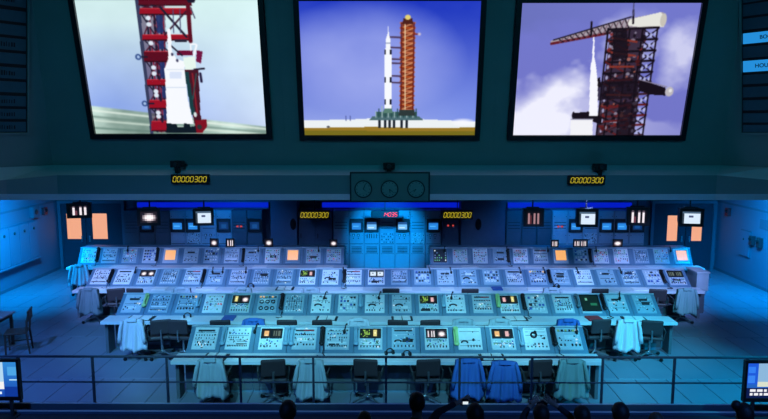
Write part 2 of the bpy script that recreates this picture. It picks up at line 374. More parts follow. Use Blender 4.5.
IW, IH = 270, 196
def pic_centre():
    im = canvas(IH, IW, (.11, .20, .74), (.62, .68, .93))
    n = noise(IH, IW, 3, 3); x, y = grid(im)
    k = np.clip(1.15 - ((x - .38) / .55) ** 2 - ((y - .42) / .42) ** 2, 0, 1) * .75 + (n - .5) * .25
    im += np.clip(k, 0, 1)[..., None] * (np.array((.66, .70, .95)) - im)
    k2 = np.clip((y - .45) * 1.2, 0, .5) * np.clip((x - .6) * 2, 0, 1)
    im += k2[..., None] * (np.array((.38, .50, .93)) - im)
    poly(im, [(0, .885), (.3, .875), (.5, .86), (.7, .875), (.86, .885), (1, .895), (1, .96), (0, .96)], (.93, .95, .96))
    poly(im, [(0, .945), (.4, .935), (.66, .945), (1, .94), (1, 1), (0, 1)], (.60, .47, .14))
    poly(im, [(0, .965), (1, .97), (1, 1), (0, 1)], (.47, .42, .10))
    blob(im, .93, .90, .08, .035, (.97, .97, 1.0)); blob(im, .14, .935, .012, .01, (.1, .1, .15))
    # pad and mobile base
    poly(im, [(.40, .85), (.67, .85), (.70, .885), (.38, .885)], (.30, .42, .45)); poly(im, [(.42, .815), (.66, .815), (.66, .85), (.42, .85)], (.22, .36, .36))
    for k in range(14): line(im, (.42 + k * .018, .815 - .02 * (k % 3)), (.42 + k * .018, .86), .006, (.15, .28, .28) if k % 2 else (.62, .72, .72))
    for xx in (.44, .475, .50, .525, .57, .60): poly(im, [(xx - .007, .885), (xx + .007, .885), (xx + .007, .945), (xx - .007, .945)], (.12, .14, .18))
    for xx in (.245, .27): line(im, (xx, .85), (xx, .885), .005, (.3, .34, .6))
    # tower
    lx, rx_, top, bot = .565, .635, .155, .80
    poly(im, [(lx + .005, top), (rx_ - .005, top), (rx_, bot), (lx - .005, bot)], (.52, .24, .13))
    for k in range(19):
        yy = top + (bot - top) * k / 18; line(im, (lx - .006, yy), (rx_ + .006, yy), .008, (.72, .30, .10) if k % 2 else (.80, .45, .30))
        if k < 18:
            y2 = top + (bot - top) * (k + 1) / 18; line(im, (lx, yy), (rx_, y2), .005, (.40, .10, .06)); line(im, (rx_, yy), (lx, y2), .005, (.85, .62, .45))
    for xx in (lx, rx_): line(im, (xx, top), (xx, bot), .008, (.42, .10, .05))
    line(im, (.585, top), (.59, bot), .006, (.90, .78, .62))
    poly(im, [(.575, .12), (.625, .12), (.63, .165), (.57, .165)], (.30, .12, .10)); blob(im, .60, .115, .018, .02, (.90, .82, .45), 1, .4)
    line(im, (.63, .235), (.665, .235), .008, (.5, .15, .1)); blob(im, .665, .235, .012, .014, (.85, .8, .85))
    poly(im, [(.558, .80), (.642, .80), (.65, .845), (.55, .845)], (.18, .22, .22))
    for yy in (.255, .33, .415, .445, .54, .59): line(im, (.49, yy), (.565, yy + .004), .009, (.30, .22, .34))
    # rocket
    poly(im, [(.470, .80), (.470, .36), (.478, .33), (.478, .27), (.487, .235), (.489, .18), (.493, .18), (.495, .235), (.503, .27), (.503, .33), (.511, .36), (.511, .80)], (.97, .98, 1.0))
    for yy in (.345, .55, .72): poly(im, [(.471, yy), (.478, yy), (.478, yy + .04), (.471, yy + .04)], (.1, .1, .15)); poly(im, [(.50, yy), (.51, yy), (.51, yy + .04), (.50, yy + .04)], (.1, .1, .15))
    line(im, (.478, .30), (.503, .30), .004, (.4, .45, .6)); poly(im, [(.470, .79), (.511, .79), (.52, .825), (.46, .825)], (.35, .5, .45))
    return im
class Pix:
    """draws in the pixel frame of a screen whose four picture corners are known"""
    def __init__(s, im, tl, tr, bl, br): s.im = im; s.c = (tl, tr, bl, br)
    def m(s, p):
        tl, tr, bl, br = s.c; v = (p[1] - tl[1]) / (bl[1] - tl[1]); l = tl[0] + (bl[0] - tl[0]) * v; r = tr[0] + (br[0] - tr[0]) * v
        return ((p[0] - l) / (r - l), v)
    def poly(s, pts, c, a=1.0): poly(s.im, [s.m(p) for p in pts], c, a)
    def line(s, p, q, w_, c, a=1.0): line(s.im, s.m(p), s.m(q), w_ / 185.0, c, a)
    def blob(s, x, y, rx, ry, c, a=1.0, soft=.5): u, v = s.m((x, y)); blob(s.im, u, v, rx / 185.0, ry / 133.0, c, a, soft)
def pic_left():
    im = canvas(IH, IW, (.84, .95, .95), (.80, .86, .97)); n = noise(IH, IW, 3, 11); x, y = grid(im)
    k = np.clip((y - .15) * 1.6, 0, 1) * np.clip(1.05 - np.abs(x - .10) * 1.15, 0, 1)
    im += k[..., None] * (np.array((.53, .64, .91)) - im) * .9
    im += ((n - .5) * .07)[..., None]
    hor = .775 + .165 * x                                                  # hazy shore
    g = np.clip((y - hor) / .012, 0, 1); sh = np.array((.62, .72, .68))[None, None] + ((noise(IH, IW, 5, 5) - .5) * .4)[..., None]
    im += g[..., None] * (sh - im)
    for dy, c in ((.035, (.93, .97, .93)), (.075, (.45, .56, .52)), (.10, (.85, .91, .86)), (.15, (.38, .50, .46))):
        g2 = np.clip(1 - np.abs(y - hor - dy * (1.2 - .5 * x)) / .014, 0, 1); im += g2[..., None] * (np.array(c) - im) * .8
    D = Pix(im, (75.5, -1), (263, -1), (96.5, 132), (267, 132))
    red, dk, wh, mar = (.60, .06, .14), (.12, .10, .18), (.97, .98, 1.0), (.36, .04, .12)
    D.poly([(138, -2), (168, -2), (168, 60), (167, 130), (153, 130), (147, 60)], (.26, .16, .28), .55)
    D.poly([(137.5, -2), (141.5, -2), (154, 132), (151, 132)], (.22, .24, .36))
    for a, b, c in ((148, 158, dk), (156, 162, mar), (163, 166.5, dk)): D.line((a, -2), (b, 130), 2.0, c); D.line((a + 2.4, -2), (b + 2.2, 130), 1.4, (.50, .10, .20))
    bands = [(-2, 4, 195, mar), (7, 12.5, 195, red), (32, 37, 194, red), (48, 58, 171, mar), (76, 82, 167, red), (97, 105.5, 167, red), (119, 129, 168, red)]
    for i, (y0, y1, xr, c) in enumerate(bands):
        o = (y0 / 132) * 12; D.poly([(141 + o, y0), (xr, y0 + .5), (xr, y1), (141 + o, y1)], c); D.line((142 + o, y1), (xr, y1), 1.2, (.22, .03, .08)); D.line((142 + o, y0), (xr, y0), .8, (.80, .22, .26))
        if i < 6:
            y2 = bands[i + 1][0]; o2 = y2 / 132 * 12
            for xa, xb in ((143, 154), (154, 166)): D.line((xa + o, y1), (xb + o2, y2), 1.3, dk); D.line((xb + o, y1), (xa + o2, y2), 1.2, (.30, .08, .16))
            D.poly([(158 + o * .7, y1 + 1), (165 + o * .3, y1 + 1), (165.5 + o * .2, y2 - 2), (159 + o * .6, y2 - 2)], (.14, .20, .42), .9)
    for yy in (16, 22, 40, 64, 70, 88, 92, 110, 114): D.blob(149 + yy * .09, yy, 3, 2.6, (.90, .95, 1.0), .95); D.blob(156 + yy * .06, yy + 4, 1.6, 3, (.10, .10, .2), .9)
    D.line((163, 6), (189, 34), 2.2, dk); D.line((189, 10), (167, 32), 1.6, (.22, .08, .16)); D.line((176, 8), (176, 30), 1.0, (.3, .3, .45)); D.line((183, 8), (183, 30), 1.0, (.3, .3, .45))
    D.line((191, -2), (193, 38), 4.2, mar); D.line((194, 6), (198, 16), 1.2, (.3, .3, .4)); D.poly([(190, -1), (199, -1), (198, 2), (192, 2)], dk)
    D.poly([(177, 36), (189, 36), (189, 39), (177, 39)], (.15, .14, .22)); D.poly([(179, 47), (195, 47), (195, 52), (179, 52)], (.42, .05, .20))
    D.line((170, 40), (184, 52), 1.6, dk)
    # white spacecraft and tapering shroud
    D.poly([(169.5, 26), (172.5, 26), (174, 48), (178, 55), (186, 58), (187, 78), (188.5, 95), (194, 122), (167.5, 122), (167, 95), (166.5, 78), (165.5, 66), (170, 55)], wh)
    D.poly([(171, 68), (183, 68), (183, 75), (171, 75)], (.86, .90, .98)); D.line((168, 84), (187, 84), .8, (.80, .85, .93)); D.line((168, 66), (186, 66), .8, (.84, .88, .93))
    for a, b in ((174, 51), (179, 57)): D.blob(a, b, 1.6, 1.8, (.25, .25, .38))
    D.poly([(185, 54), (197, 53), (198, 65), (187, 67)], (.91, .97, .94)); D.line((196, 52), (199, 42), 2.0, wh); D.line((198, 41), (193, 41), 1.6, wh); D.line((193, 41), (193, 47), 1.4, wh)
    D.poly([(199, 47), (205, 48), (203, 60), (198, 58)], (.45, .08, .26)); D.line((196, 66), (206, 65), 1.8, dk); D.line((202, 70), (203, 78), 2.6, (.16, .12, .25))
    # leg on the right
    D.poly([(186, 66), (200, 66), (201, 95), (201, 110), (203, 124), (196, 126), (191, 100)], (.28, .08, .14)); D.poly([(186, 68), (190, 68), (196, 112), (192, 112)], (.10, .24, .26)); D.line((194, 70), (198, 110), 1.6, (.55, .12, .16)); D.line((198, 70), (194, 96), 1.2, (.20, .32, .32))
    D.blob(196, 112, 2, 3, (.85, .9, .9)); D.poly([(196, 118), (207, 117), (208, 124), (203, 131), (195, 131)], (.50, .06, .12)); D.blob(200, 125, 3, 3, (.18, .2, .2))
    D.poly([(167, 121), (177, 122), (178, 125), (184, 125), (185, 121), (190, 122), (191, 125), (196, 124), (197, 131), (167, 131)], (.06, .10, .14))
    for cx, cy in ((139.5, 53.5), (145.5, 100.5)): D.line((cx, cy), (cx + 9, cy), 1.6, dk); D.blob(cx, cy, 3.6, 3.4, (.22, .32, .55), 1, .4); D.blob(cx, cy, 1.7, 1.7, (.65, .75, .9), 1, .4)
    return im
def pic_right():
    im = canvas(IH, IW, (.45, .47, .80), (.45, .46, .78)); x, y = grid(im); n = noise(IH, IW, 3, 21, 5); n2 = noise(IH, IW, 4, 8, 5)
    k = np.clip((y - .42 + (n - .5) * .7) * 3.0, 0, 1) * np.clip((.62 - x + (n2 - .5) * .35) * 4, 0, 1)
    k = np.maximum(k, np.clip((n - .46) * 4, 0, .8) * np.clip(1.3 - x, 0, 1) * np.clip(y * 6, 0, 1) * .8)
    kr = np.clip(1.15 - ((x - .93) / .15) ** 2 - ((y - .36) / .32) ** 2 + (n2 - .5) * 1.6, 0, 1) * .72
    k = np.maximum(k, kr); im += k[..., None] * (np.array((.94, .94, 1.0)) - im)
    kd = np.clip((.25 - y + (n2 - .5) * .4) * 3, 0, .6) * np.clip(1 - x * 1.6, 0, 1); im += kd[..., None] * (np.array((.40, .43, .70)) - im)
    dk, rd, br, gr = (.09, .05, .09), (.38, .11, .12), (.23, .11, .14), (.55, .52, .60)
    D = Pix(im, (519, 3), (700, 3), (512.5, 134), (683, 134)); g = random.Random(4)
    # crane
    D.poly([(549, 39), (550, 42.5), (600, 33), (640, 27), (662, 25), (665, 18), (662, 11.5), (632, 17), (605, 23), (580, 30)], (.66, .62, .66))
    D.poly([(626, 19), (660, 11.5), (665, 18), (663, 26), (640, 26), (627, 24)], (.90, .90, .87)); D.blob(662.5, 19, 3.6, 7, (.78, .76, .72), 1, .3)
    D.line((550, 41.5), (604, 32), 2.6, (.40, .10, .13)); D.line((604, 32), (628, 27), 2.4, br); D.line((552, 38), (630, 16), 1.2, dk)
    for q in range(13): xx = 558 + q * 5.5; D.line((xx, 37.5 - q * 1.55), (xx + 4, 40 - q * 1.1), 1.1, dk); D.line((xx + 4, 36 - q * 1.5), (xx, 41 - q * 1.1), .8, (.42, .30, .36))
    for xx, yy in ((590, 25), (632, 14)): D.line((xx, yy - 4), (xx, yy + 8), 2, dk)
    D.line((632, -2), (632, 15), 1.2, (.3, .3, .45))
    # tower mass, cell by cell
    lx = lambda yy: 607 - (yy - 28) * .085; rx = lambda yy: 658 - (yy - 28) * .12
    D.poly([(lx(30) + 3, 28), (645, 27), (636, 134), (lx(134), 134)], (.15, .08, .12), .82)
    ys = [27, 38, 49, 59, 70, 80, 92, 103, 114, 124, 135]
    for i, yy in enumerate(ys):
        D.line((lx(yy), yy + 1), (rx(yy), yy - 1), 2.2, g.choice([dk, br, rd]))
        if i < 10:
            y2 = ys[i + 1]; mx = rx(yy) - 16
            D.line((rx(yy), yy), (mx, y2), 1.3, dk); D.line((mx, yy), (rx(y2), y2), 1.3, dk)
            for q in range(3): D.blob(rx(yy) - 3 - q * 4.5, (yy + y2) / 2 + g.uniform(-2, 2), 1.6, 2.4, (.72, .74, .92), .9)
            D.line((lx(yy), yy), (lx(yy) + 22, y2), 1.5, rd if i % 2 else dk); D.line((lx(yy) + 22, yy), (lx(y2), y2), 1.3, br)
            D.blob(lx(yy) + 3.5, (yy + y2) / 2, 1.5, 2.4, (.70, .70, .86), .85)
    for o in (0, 8, 22, 35, 50): D.line((607 + o, 27), (598 + o * .94, 135), 1.8, dk)
    for q in range(150):
        yy = g.uniform(30, 132); xx = lx(yy) + 3 + g.random() * 36; D.blob(xx, yy, g.uniform(.8, 3.2), g.uniform(.8, 2.6), g.choice([dk, dk, dk, (.30, .09, .10), (.48, .15, .14), gr, (.07, .04, .07), (.62, .36, .30)]), .9)
    for q in range(7): yy = 36 + q * 14; D.line((lx(yy) + 6, yy), (lx(yy) + 30, yy + g.uniform(-5, 5)), 2.0, g.choice([(.45, .13, .13), rd, (.52, .20, .16)]))
    D.poly([(612, 30), (626, 28), (628, 55), (613, 58)], dk, .85); D.poly([(594, 80), (638, 73), (640, 95), (597, 98)], dk, .7); D.poly([(620, 100), (640, 98), (636, 134), (618, 134)], dk, .7)
    D.poly([(640, 77), (654, 81), (667, 85), (667, 93), (652, 92), (640, 88)], dk); D.blob(671, 89, 5, 5.5, (.74, .72, .74), 1, .4); D.blob(672, 88, 2, 2, (.9, .9, .9)); D.line((641, 77), (668, 84), 1.0, gr)
    D.poly([(573, 111), (594, 109), (603, 116), (603, 123), (588, 118), (573, 117)], dk); D.blob(574, 113, 1.8, 4, dk)
    D.poly([(592, 80), (600, 74), (602, 84), (593, 86)], dk)
    # rocket at the left of the tower
    D.poly([(592.2, 35), (593.4, 35), (594, 55), (596, 64), (598, 80), (599, 114), (590, 114), (590, 80), (590.5, 64), (591.6, 55)], (.97, .97, 1.0)); D.poly([(572, 117), (594, 117), (594, 135), (571, 135)], (.95, .95, .97)); D.line((572, 117.5), (594, 117.5), 1.2, (.6, .6, .7))
    return im
def soften(im, k=1):
    for _ in range(k):
        p = np.pad(im, ((1, 1), (1, 1), (0, 0)), 'edge'); im = (p[1:-1, 1:-1] * 2 + p[:-2, 1:-1] + p[2:, 1:-1] + p[1:-1, :-2] + p[1:-1, 2:]) / 6
    return np.clip(im, 0, 1)

def big_screen(label, bl, br, tl, tr, img):
    ub0, v0 = wall_uv(*bl); ub1, v0b = wall_uv(*br); ut0, v1 = wall_uv(*tl); ut1, v1b = wall_uv(*tr)
    u0, u1 = (ub0 + ut0) / 2, (ub1 + ut1) / 2; va, vb = (v0 + v0b) / 2, (v1 + v1b) / 2
    base = wall_pt((u0 + u1) / 2, va); t = thing('projection_screen', label, 'screen', base, 0, 'three large projection screens')
    L = lambda u, v, o: wall_pt(u, v, o) - base
    B = 0.13
    fr = MB()
    for a, b, c, d in ((u0, u0 + B, va, vb), (u1 - B, u1, va, vb), (u0 + B, u1 - B, va, va + B), (u0 + B, u1 - B, vb - B, vb)):
        fr.frustum([L(a, c, 0.005), L(b, c, 0.005), L(b, d, 0.005), L(a, d, 0.005)], [L(a, c, .13), L(b, c, .13), L(b, d, .13), L(a, d, .13)])
    obj('frame', fr, M['screenframe'], t)
    i0, i1, j0, j1 = u0 + B, u1 - B, va + B, vb - B
    color_grid('picture', soften(img, 1), lambda u, v: L(i0 + (i1 - i0) * u, j0 + (j1 - j0) * v, 0.05), MATS['picture_screen'], t)
big_screen('large left screen showing a white spacecraft clamped in a red tower', (92.5, 137.5), (272, 138.5), (69, -6), (264, -6), pic_left())
big_screen('large middle screen showing a white rocket beside an orange tower under blue sky', (300.5, 139.5), (479.5, 139.5), (293, -5), (486, -5), pic_centre())
big_screen('large right screen showing a dark launch tower with a crane against clouds', (507, 139.5), (684, 139.5), (516, -3), (706, -3), pic_right())

# status boards on the angled upper walls
def text_mesh(s, size):
    c = bpy.data.curves.new('t', 'FONT'); c.body = s; c.size = size; c.align_x = 'LEFT'; c.align_y = 'CENTER'; c.extrude = 0.002; c.offset = 0.002; c.space_character = 1.0
    o = bpy.data.objects.new('t', c); col.objects.link(o); dg = bpy.context.evaluated_depsgraph_get(); dg.update()
    me = bpy.data.meshes.new_from_object(o.evaluated_get(dg)); bpy.data.objects.remove(o); return me
def status_board(s, label, edge_px, rows, lit):
    a, d, n = side_dir[s]
    def hit(px, py):
        r = ray(px, py); return CO + r * ((a - CO).dot(n) / r.dot(n))
    e0, e1 = hit(edge_px, 132), hit(edge_px, -8); UPV = (e1 - e0); ht_ = UPV.length; UPV.normalize()   # the board leans slightly with the wall
    a = e0; ue = 0.0; v_of = lambda y: (hit(edge_px, y) - e0).dot(UPV); U1 = 2.3; vb, vt = 0.0, ht_
    base = a + d * ue + UPV * vb
    t = thing('status_board', label, 'board', base)
    L = lambda u, v, o: a + d * u + UPV * v + n * o - base
    bk = MB(); bk.frustum([L(ue, vb, 0.005), L(U1, vb, 0.005), L(U1, vt, 0.005), L(ue, vt, 0.005)], [L(ue, vb, .05), L(U1, vb, .05), L(U1, vt, .05), L(ue, vt, .05)]); obj('backing', bk, M['black'], t)
    fr = MB(); e = .05
    for p0, p1, q0, q1 in ((ue - e, ue, vb - e, vt + e), (U1, U1 + e, vb - e, vt + e), (ue, U1, vb - e, vb), (ue, U1, vt, vt + e)):
        fr.frustum([L(p0, q0, .005), L(p1, q0, .005), L(p1, q1, .005), L(p0, q1, .005)], [L(p0, q0, .09), L(p1, q0, .09), L(p1, q1, .09), L(p0, q1, .09)])
    obj('frame', fr, M['upper'], t)
    for i, (y0, y1) in enumerate(rows):
        v1, v0 = v_of(y0), v_of(y1); pl = MB()
        pl.frustum([L(ue + .03, v0, .05), L(U1 - .03, v0, .05), L(U1 - .03, v1, .05), L(ue + .03, v1, .05)], [L(ue + .03, v0, .07), L(U1 - .03, v0, .07), L(U1 - .03, v1, .07), L(ue + .03, v1, .07)])
        r_ = obj('row_panel', pl, M['boardlit'] if i in lit else M['boarddark'], t)
        hgt = (v1 - v0)
        X = (d if s > 0 else -d); mtx = Matrix((X, X.cross(-n), n)).transposed().to_4x4()
        if i in lit:
            o = link('lettering', text_mesh(lit[i], hgt * .50), r_); o.data.materials.append(M['black'])
            mtx.translation = L(ue + .40 - .10 * (i > 3), (v0 + v1) / 2, .072); o.matrix_local = mtx
        elif s < 0 and i in (0, 3, 5, 7, 8, 9):
            mk = MB(); g = random.Random(i)                        # worn dark lettering, illegible
            for k in range(7): mk.box(-.42 + k * .055, -.42 + k * .055 + .018 + .02 * g.random(), -hgt * .22, hgt * (.1 + .12 * g.random()), 0, .004)
            o = obj('lettering', mk, M['black'], r_); mtx.translation = L(ue + .22, (v0 + v1) / 2, .0715); o.matrix_local = mtx
status_board(-1, 'unlit status board on the angled wall left of the big screens', 26, [(-6, 8), (12, 23), (26, 36.5), (39.5, 51), (54, 64.5), (68, 79), (82, 92.5), (96, 106), (109, 118.5), (121.5, 131)], {})
status_board(1, 'status board with two lit cyan rows right of the big screens', 743, [(-6, 3), (5, 16.5), (19, 30), (33.5, 44), (47, 58), (61, 72), (75, 84), (87, 97), (100, 110), (113, 122), (124.5, 131.5)], {3: 'BOOSTER', 5: 'HOUSTON'})

# black projector boxes on the ledge
for px, py, lab in ((176, 165, 'small black camera box on the ledge under the left screen'), (389, 167, 'small black camera box on the ledge under the middle screen'), (601, 168, 'small black camera box on the ledge under the right screen')):
    p = P(px, py + 3.5, Y=YF - 0.05); t = thing('camera_box', lab, 'camera', (p.x, p.y, p.z), 0, 'camera boxes on the ledge')
    obj('housing', MB().box(-.15, .15, 0, .25, 0.02, .19), M['black'], t, bevel=.015)
    obj('lens', MB().tube([(0, -.06, .10), (0, 0.0, .10)], [.05, .06], 12), M['dark'], t); obj('foot', MB().box(-.05, .05, .05, .2, -.12, .02), M['black'], t)

# ------------------------------------------------------------------ seven segment clocks
SEG = {'0': 'abcdef', '1': 'bc', '3': 'abgcd', '4': 'fgbc', '8': 'abcdefg', '5': 'afgcd', '2': 'abged'}
def digits(mb, s, w_, h_, pitch, slant=.18):
    x = -len(s) * pitch / 2; t = h_ * .11
    def bar(x0, z0, x1, z1):
        sh = lambda xx, zz: (xx + zz * slant, 0, zz)
        d = Vector((x1 - x0, 0, z1 - z0)).normalized() * t * .5; nn = Vector((-d.z, 0, d.x))
        q = [Vector((x0, 0, z0)) + d + nn, Vector((x0, 0, z0)) + d - nn, Vector((x1, 0, z1)) - d - nn, Vector((x1, 0, z1)) - d + nn]
        q = [Vector(sh(p.x, p.z)) for p in q]; mb.frustum([p + Vector((0, .006, 0)) for p in q], q)
    for c in s:
        x0, x1 = x + pitch * .16, x + pitch * .84; hh = h_ / 2
        S = dict(a=(x0, hh, x1, hh), b=(x1, hh, x1, 0), c=(x1, 0, x1, -hh), d=(x0, -hh, x1, -hh), e=(x0, -hh, x0, 0), f=(x0, 0, x0, hh), g=(x0, 0, x1, 0))
        for k in SEG.get(c, ''): bar(*S[k])
        x += pitch
def timer(label, x0, x1, y0, y1, Y, s, m, group, rod=None):
    a, b = P(x0, y1, Y=Y), P(x1, y0, Y=Y); wd, ht = b.x - a.x, b.z - a.z
    t = thing('countdown_clock', label, 'clock', ((a.x + b.x) / 2, Y, a.z), 0, group)
    obj('housing', MB().box(-wd / 2, wd / 2, 0.0, .14, 0, ht), M['black'], t, bevel=.01)
    d = MB(); digits(d, s, 0, ht * .55, wd / (len(s) + .8)); obj('digits', d, m, t, (0, -.008, ht * .5))
    if rod:
        obj('hanger_rod', MB().tube([(0, .07, ht), (0, .07, rod - a.z)], .015, 6), M['dark'], t)
timer('yellow digit countdown clock on the fascia left of the dial clocks', 171, 208.5, 174.5, 184, YF - .145, '00000300', M['digyellow'], 'countdown clocks on the fascia')
timer('yellow digit countdown clock on the fascia right of the dial clocks', 568.5, 605.5, 175.5, 185, YF - .145, '00000300', M['digyellow'], 'countdown clocks on the fascia')
timer('yellow digit clock hanging left of the central racks', 299, 330, 210.5, 219.5, 19.4, '00000300', M['digyellow'], 'countdown clocks before the racks', ZS + .12)
timer('yellow digit clock hanging right of the central racks', 442, 473, 210.5, 219.5, 19.4, '00000300', M['digyellow'], 'countdown clocks before the racks', ZS + .12)
timer('red digit clock hanging before the central racks', 371, 399, 211, 218, 19.4, '   14035', M['digred'], None, ZS + .12)

# dial clock panel
a, b = P(350, 202, Y=YF - .12), P(430, 172, Y=YF - .12); wd, ht = b.x - a.x, b.z - a.z
t = thing('dial_clock_panel', 'grey panel with three round dial clocks at the fascia centre', 'clock panel', ((a.x + b.x) / 2, YF - .12, a.z))
obj('board', MB().box(-wd / 2, wd / 2, 0, .11, 0, ht), M['upper'], t, bevel=.01)
for q0, q1, r0, r1 in ((-wd/2, wd/2, 0, .035), (-wd/2, wd/2, ht-.035, ht), (-wd/2, -wd/2+.035, .035, ht-.035), (wd/2-.035, wd/2, .035, ht-.035)): obj('border', MB().box(q0, q1, -.02, 0, r0, r1), M['dark'], t)
for i, px in enumerate((363.3, 389.5, 416)):
    c = P(px, 189, Y=YF - .12); cx, cz = c.x - t.location.x, c.z - a.z
    k = obj('clock_dial', MB().tube([(0, 0, 0), (0, -.03, 0)], .20, 24), M['clockface'], t, (cx, 0, cz))
    rg = MB()
    rg.ringz((0, 0, 0), .195, .225, .045, 24); obj('rim', rg, M['dark'], k, rot=(math.pi / 2, 0, 0))
    h_ = MB()
    for ang, ln in ((0.4 + i * 1.9, .15), (2.2 + i * .8, .10)): h_.frustum([(-.01, -.034, 0), (.01, -.034, 0), (.006 + ln * math.sin(ang), -.034, ln * math.cos(ang)), (-.006 + ln * math.sin(ang), -.034, ln * math.cos(ang))], [(-.01, -.04, 0), (.01, -.04, 0), (.006 + ln * math.sin(ang), -.04, ln * math.cos(ang)), (-.006 + ln * math.sin(ang), -.04, ln * math.cos(ang))])
    obj('hands', h_, M['black'], k)
    tk = MB()
    for q in range(12):
        an = q * math.pi / 6; tk.cbox((.165 * math.sin(an), -.032, .165 * math.cos(an)), (.018, .006, .018))
    obj('hour_marks', tk, M['black'], k)

# ------------------------------------------------------------------ back of the room: doors, racks, columns
def door(n, x0, x1, panes):
    A, B = P(x0, 203.5, Y=YB - .12), P(x1, 203.5, Y=YB - .12)
    t = tag(link('door_%d' % n, None, None, ((A.x + B.x) / 2, YB, 0)), 'dark double door with two orange-lit windows on the %s of the back wall' % ('left' if n == 1 else 'right'), kind='structure')
    wd, ht = B.x - A.x, A.z; g = .07
    fr = MB().box(-wd / 2 - .1, -wd / 2, -.14, -.002, 0, ht + .1).box(wd / 2, wd / 2 + .1, -.14, -.002, 0, ht + .1).box(-wd / 2, wd / 2, -.14, -.002, ht, ht + .1)
    obj('door_frame', fr, M['back'], t)
    mid = sum(P(p[0], 220, Y=YB).x + P(p[1], 220, Y=YB).x for p in panes) / 4 - t.location.x
    for (a0, a1, y0, y1), (l0, l1) in zip(panes, ((-wd / 2 + .01, mid - .01), (mid + .01, wd / 2 - .01))):
        p0, p1 = P(a0, y1, Y=YB - .1), P(a1, y0, Y=YB - .1); u0, u1 = p0.x - t.location.x, p1.x - t.location.x; z0, z1 = p0.z, p1.z
        lf = MB().box(l0, u0, -.10, -.03, .01, ht - .01).box(u1, l1, -.10, -.03, .01, ht - .01).box(u0, u1, -.10, -.03, .01, z0).box(u0, u1, -.10, -.03, z1, ht - .01)
        lo = obj('door_leaf', lf, M['doorpaint'], t); obj('pane', MB().box(u0, u1, -.075, -.06, z0, z1), M['pane'], lo)
        s = 1 if l0 < mid - .1 else -1
        hx = (l1 - .12) if s > 0 else (l0 + .12)
        obj('handle', MB().box(hx - .02, hx + .02, -.15, -.10, .95, 1.15), M['chrome'], lo)
door(1, 60, 121, [(67.5, 80.5, 213.5, 239), (93, 106.5, 213.5, 239)])
door(2, 655, 714, [(666.5, 678.5, 215.5, 241), (691, 703, 215.5, 241)])

YR = YB - 0.75                      # rack fronts
ZR = P(387, 210.5, Y=YR).z
small_pats = {}
def screen_patch(w_, h_, kind, seed, parent, loc, rot=(0, 0, 0)):
    g = random.Random(seed); n, m = 8, 6; im = np.zeros((m, n, 3))
    if kind == 'white': im[:] = (.86, .93, 1.0); im[:, 0] = (.2, .25, .3); im[0] = (.3, .4, .5); im[2, 3:5] = (.3, .35, .5)
    elif kind == 'blue': im[:] = (.16, .52, .88); im[0] = (.05, .2, .4); im[3, 1:6] = (.30, .70, 1.0)
    elif kind == 'paleblue': im[:] = (.45, .75, 1.0); im[0:2] = (.15, .35, .6); im[4, 1:6] = (.75, .92, 1.0)
    elif kind == 'dim': im[:] = (.05, .20, .42); im[2:5, 2:6] = (.09, .30, .55)
    elif kind == 'rocket':
        im[:] = (.06, .04, .08)
        for c in (1, 4, 6): im[:, c] = (.97, .93, .95); im[0, c] = (.4, .35, .4)
        im[3:, 2] = (.45, .25, .3)
    elif kind == 'rocketdim':
        im[:] = (.05, .03, .06)
        for c in (1, 4, 6): im[1:, c] = (.66, .50, .52)
        im[2:, 2] = (.35, .16, .18)
    elif kind == 'glow':
        for j in range(m):
            for i in range(n):
                d = ((i - 3.6) / 3.4) ** 2 + ((j - 2.8) / 2.3) ** 2; v = max(0, 1.15 - d); im[j, i] = (min(1, .12 + v), min(1, .10 + v * .95), min(1, .14 + v * .92))
    elif kind == 'amber':
        im[:] = (.10, .06, .05); im[1:5, 2:6] = (.95, .75, .48); im[4, 3:5] = (1, .92, .75)
    elif kind == 'green':
        im[:] = (.05, .10, .06)
        for j in range(m):
            for i in range(n):
                if g.random() < .4: im[j, i] = (.55, .72, .30)
    elif kind == 'yellow':
        im[:] = (.12, .13, .06); im[0:5, 2:5] = (.90, .86, .55); im[2, 3] = (1, 1, .85)
    elif kind == 'pink':
        im[:] = (.08, .05, .08); im[1:5, 2:5] = (.90, .72, .72); im[3, 5] = (.5, .3, .4)
    elif kind == 'darklines':
        im[:] = (.06, .08, .08)
        for i in (1, 3, 5, 6): im[1:5, i] = (.40, .45, .40)
    elif kind == 'greendark': im[:] = (.02, .12, .09); im[1, 2] = (.4, .7, .6); im[3, 4:7] = (.12, .45, .33)
    key = (kind, round(w_, 3), round(h_, 3), seed if kind == 'green' else 0)
    if key not in small_pats:
        o = color_grid('screen', im, lambda u, v: ((u - .5) * w_, 0, (v - .5) * h_), MATS['small_screen'], parent, loc, rot); small_pats[key] = o.data; return o
    return link('screen', small_pats[key], parent, loc, rot)

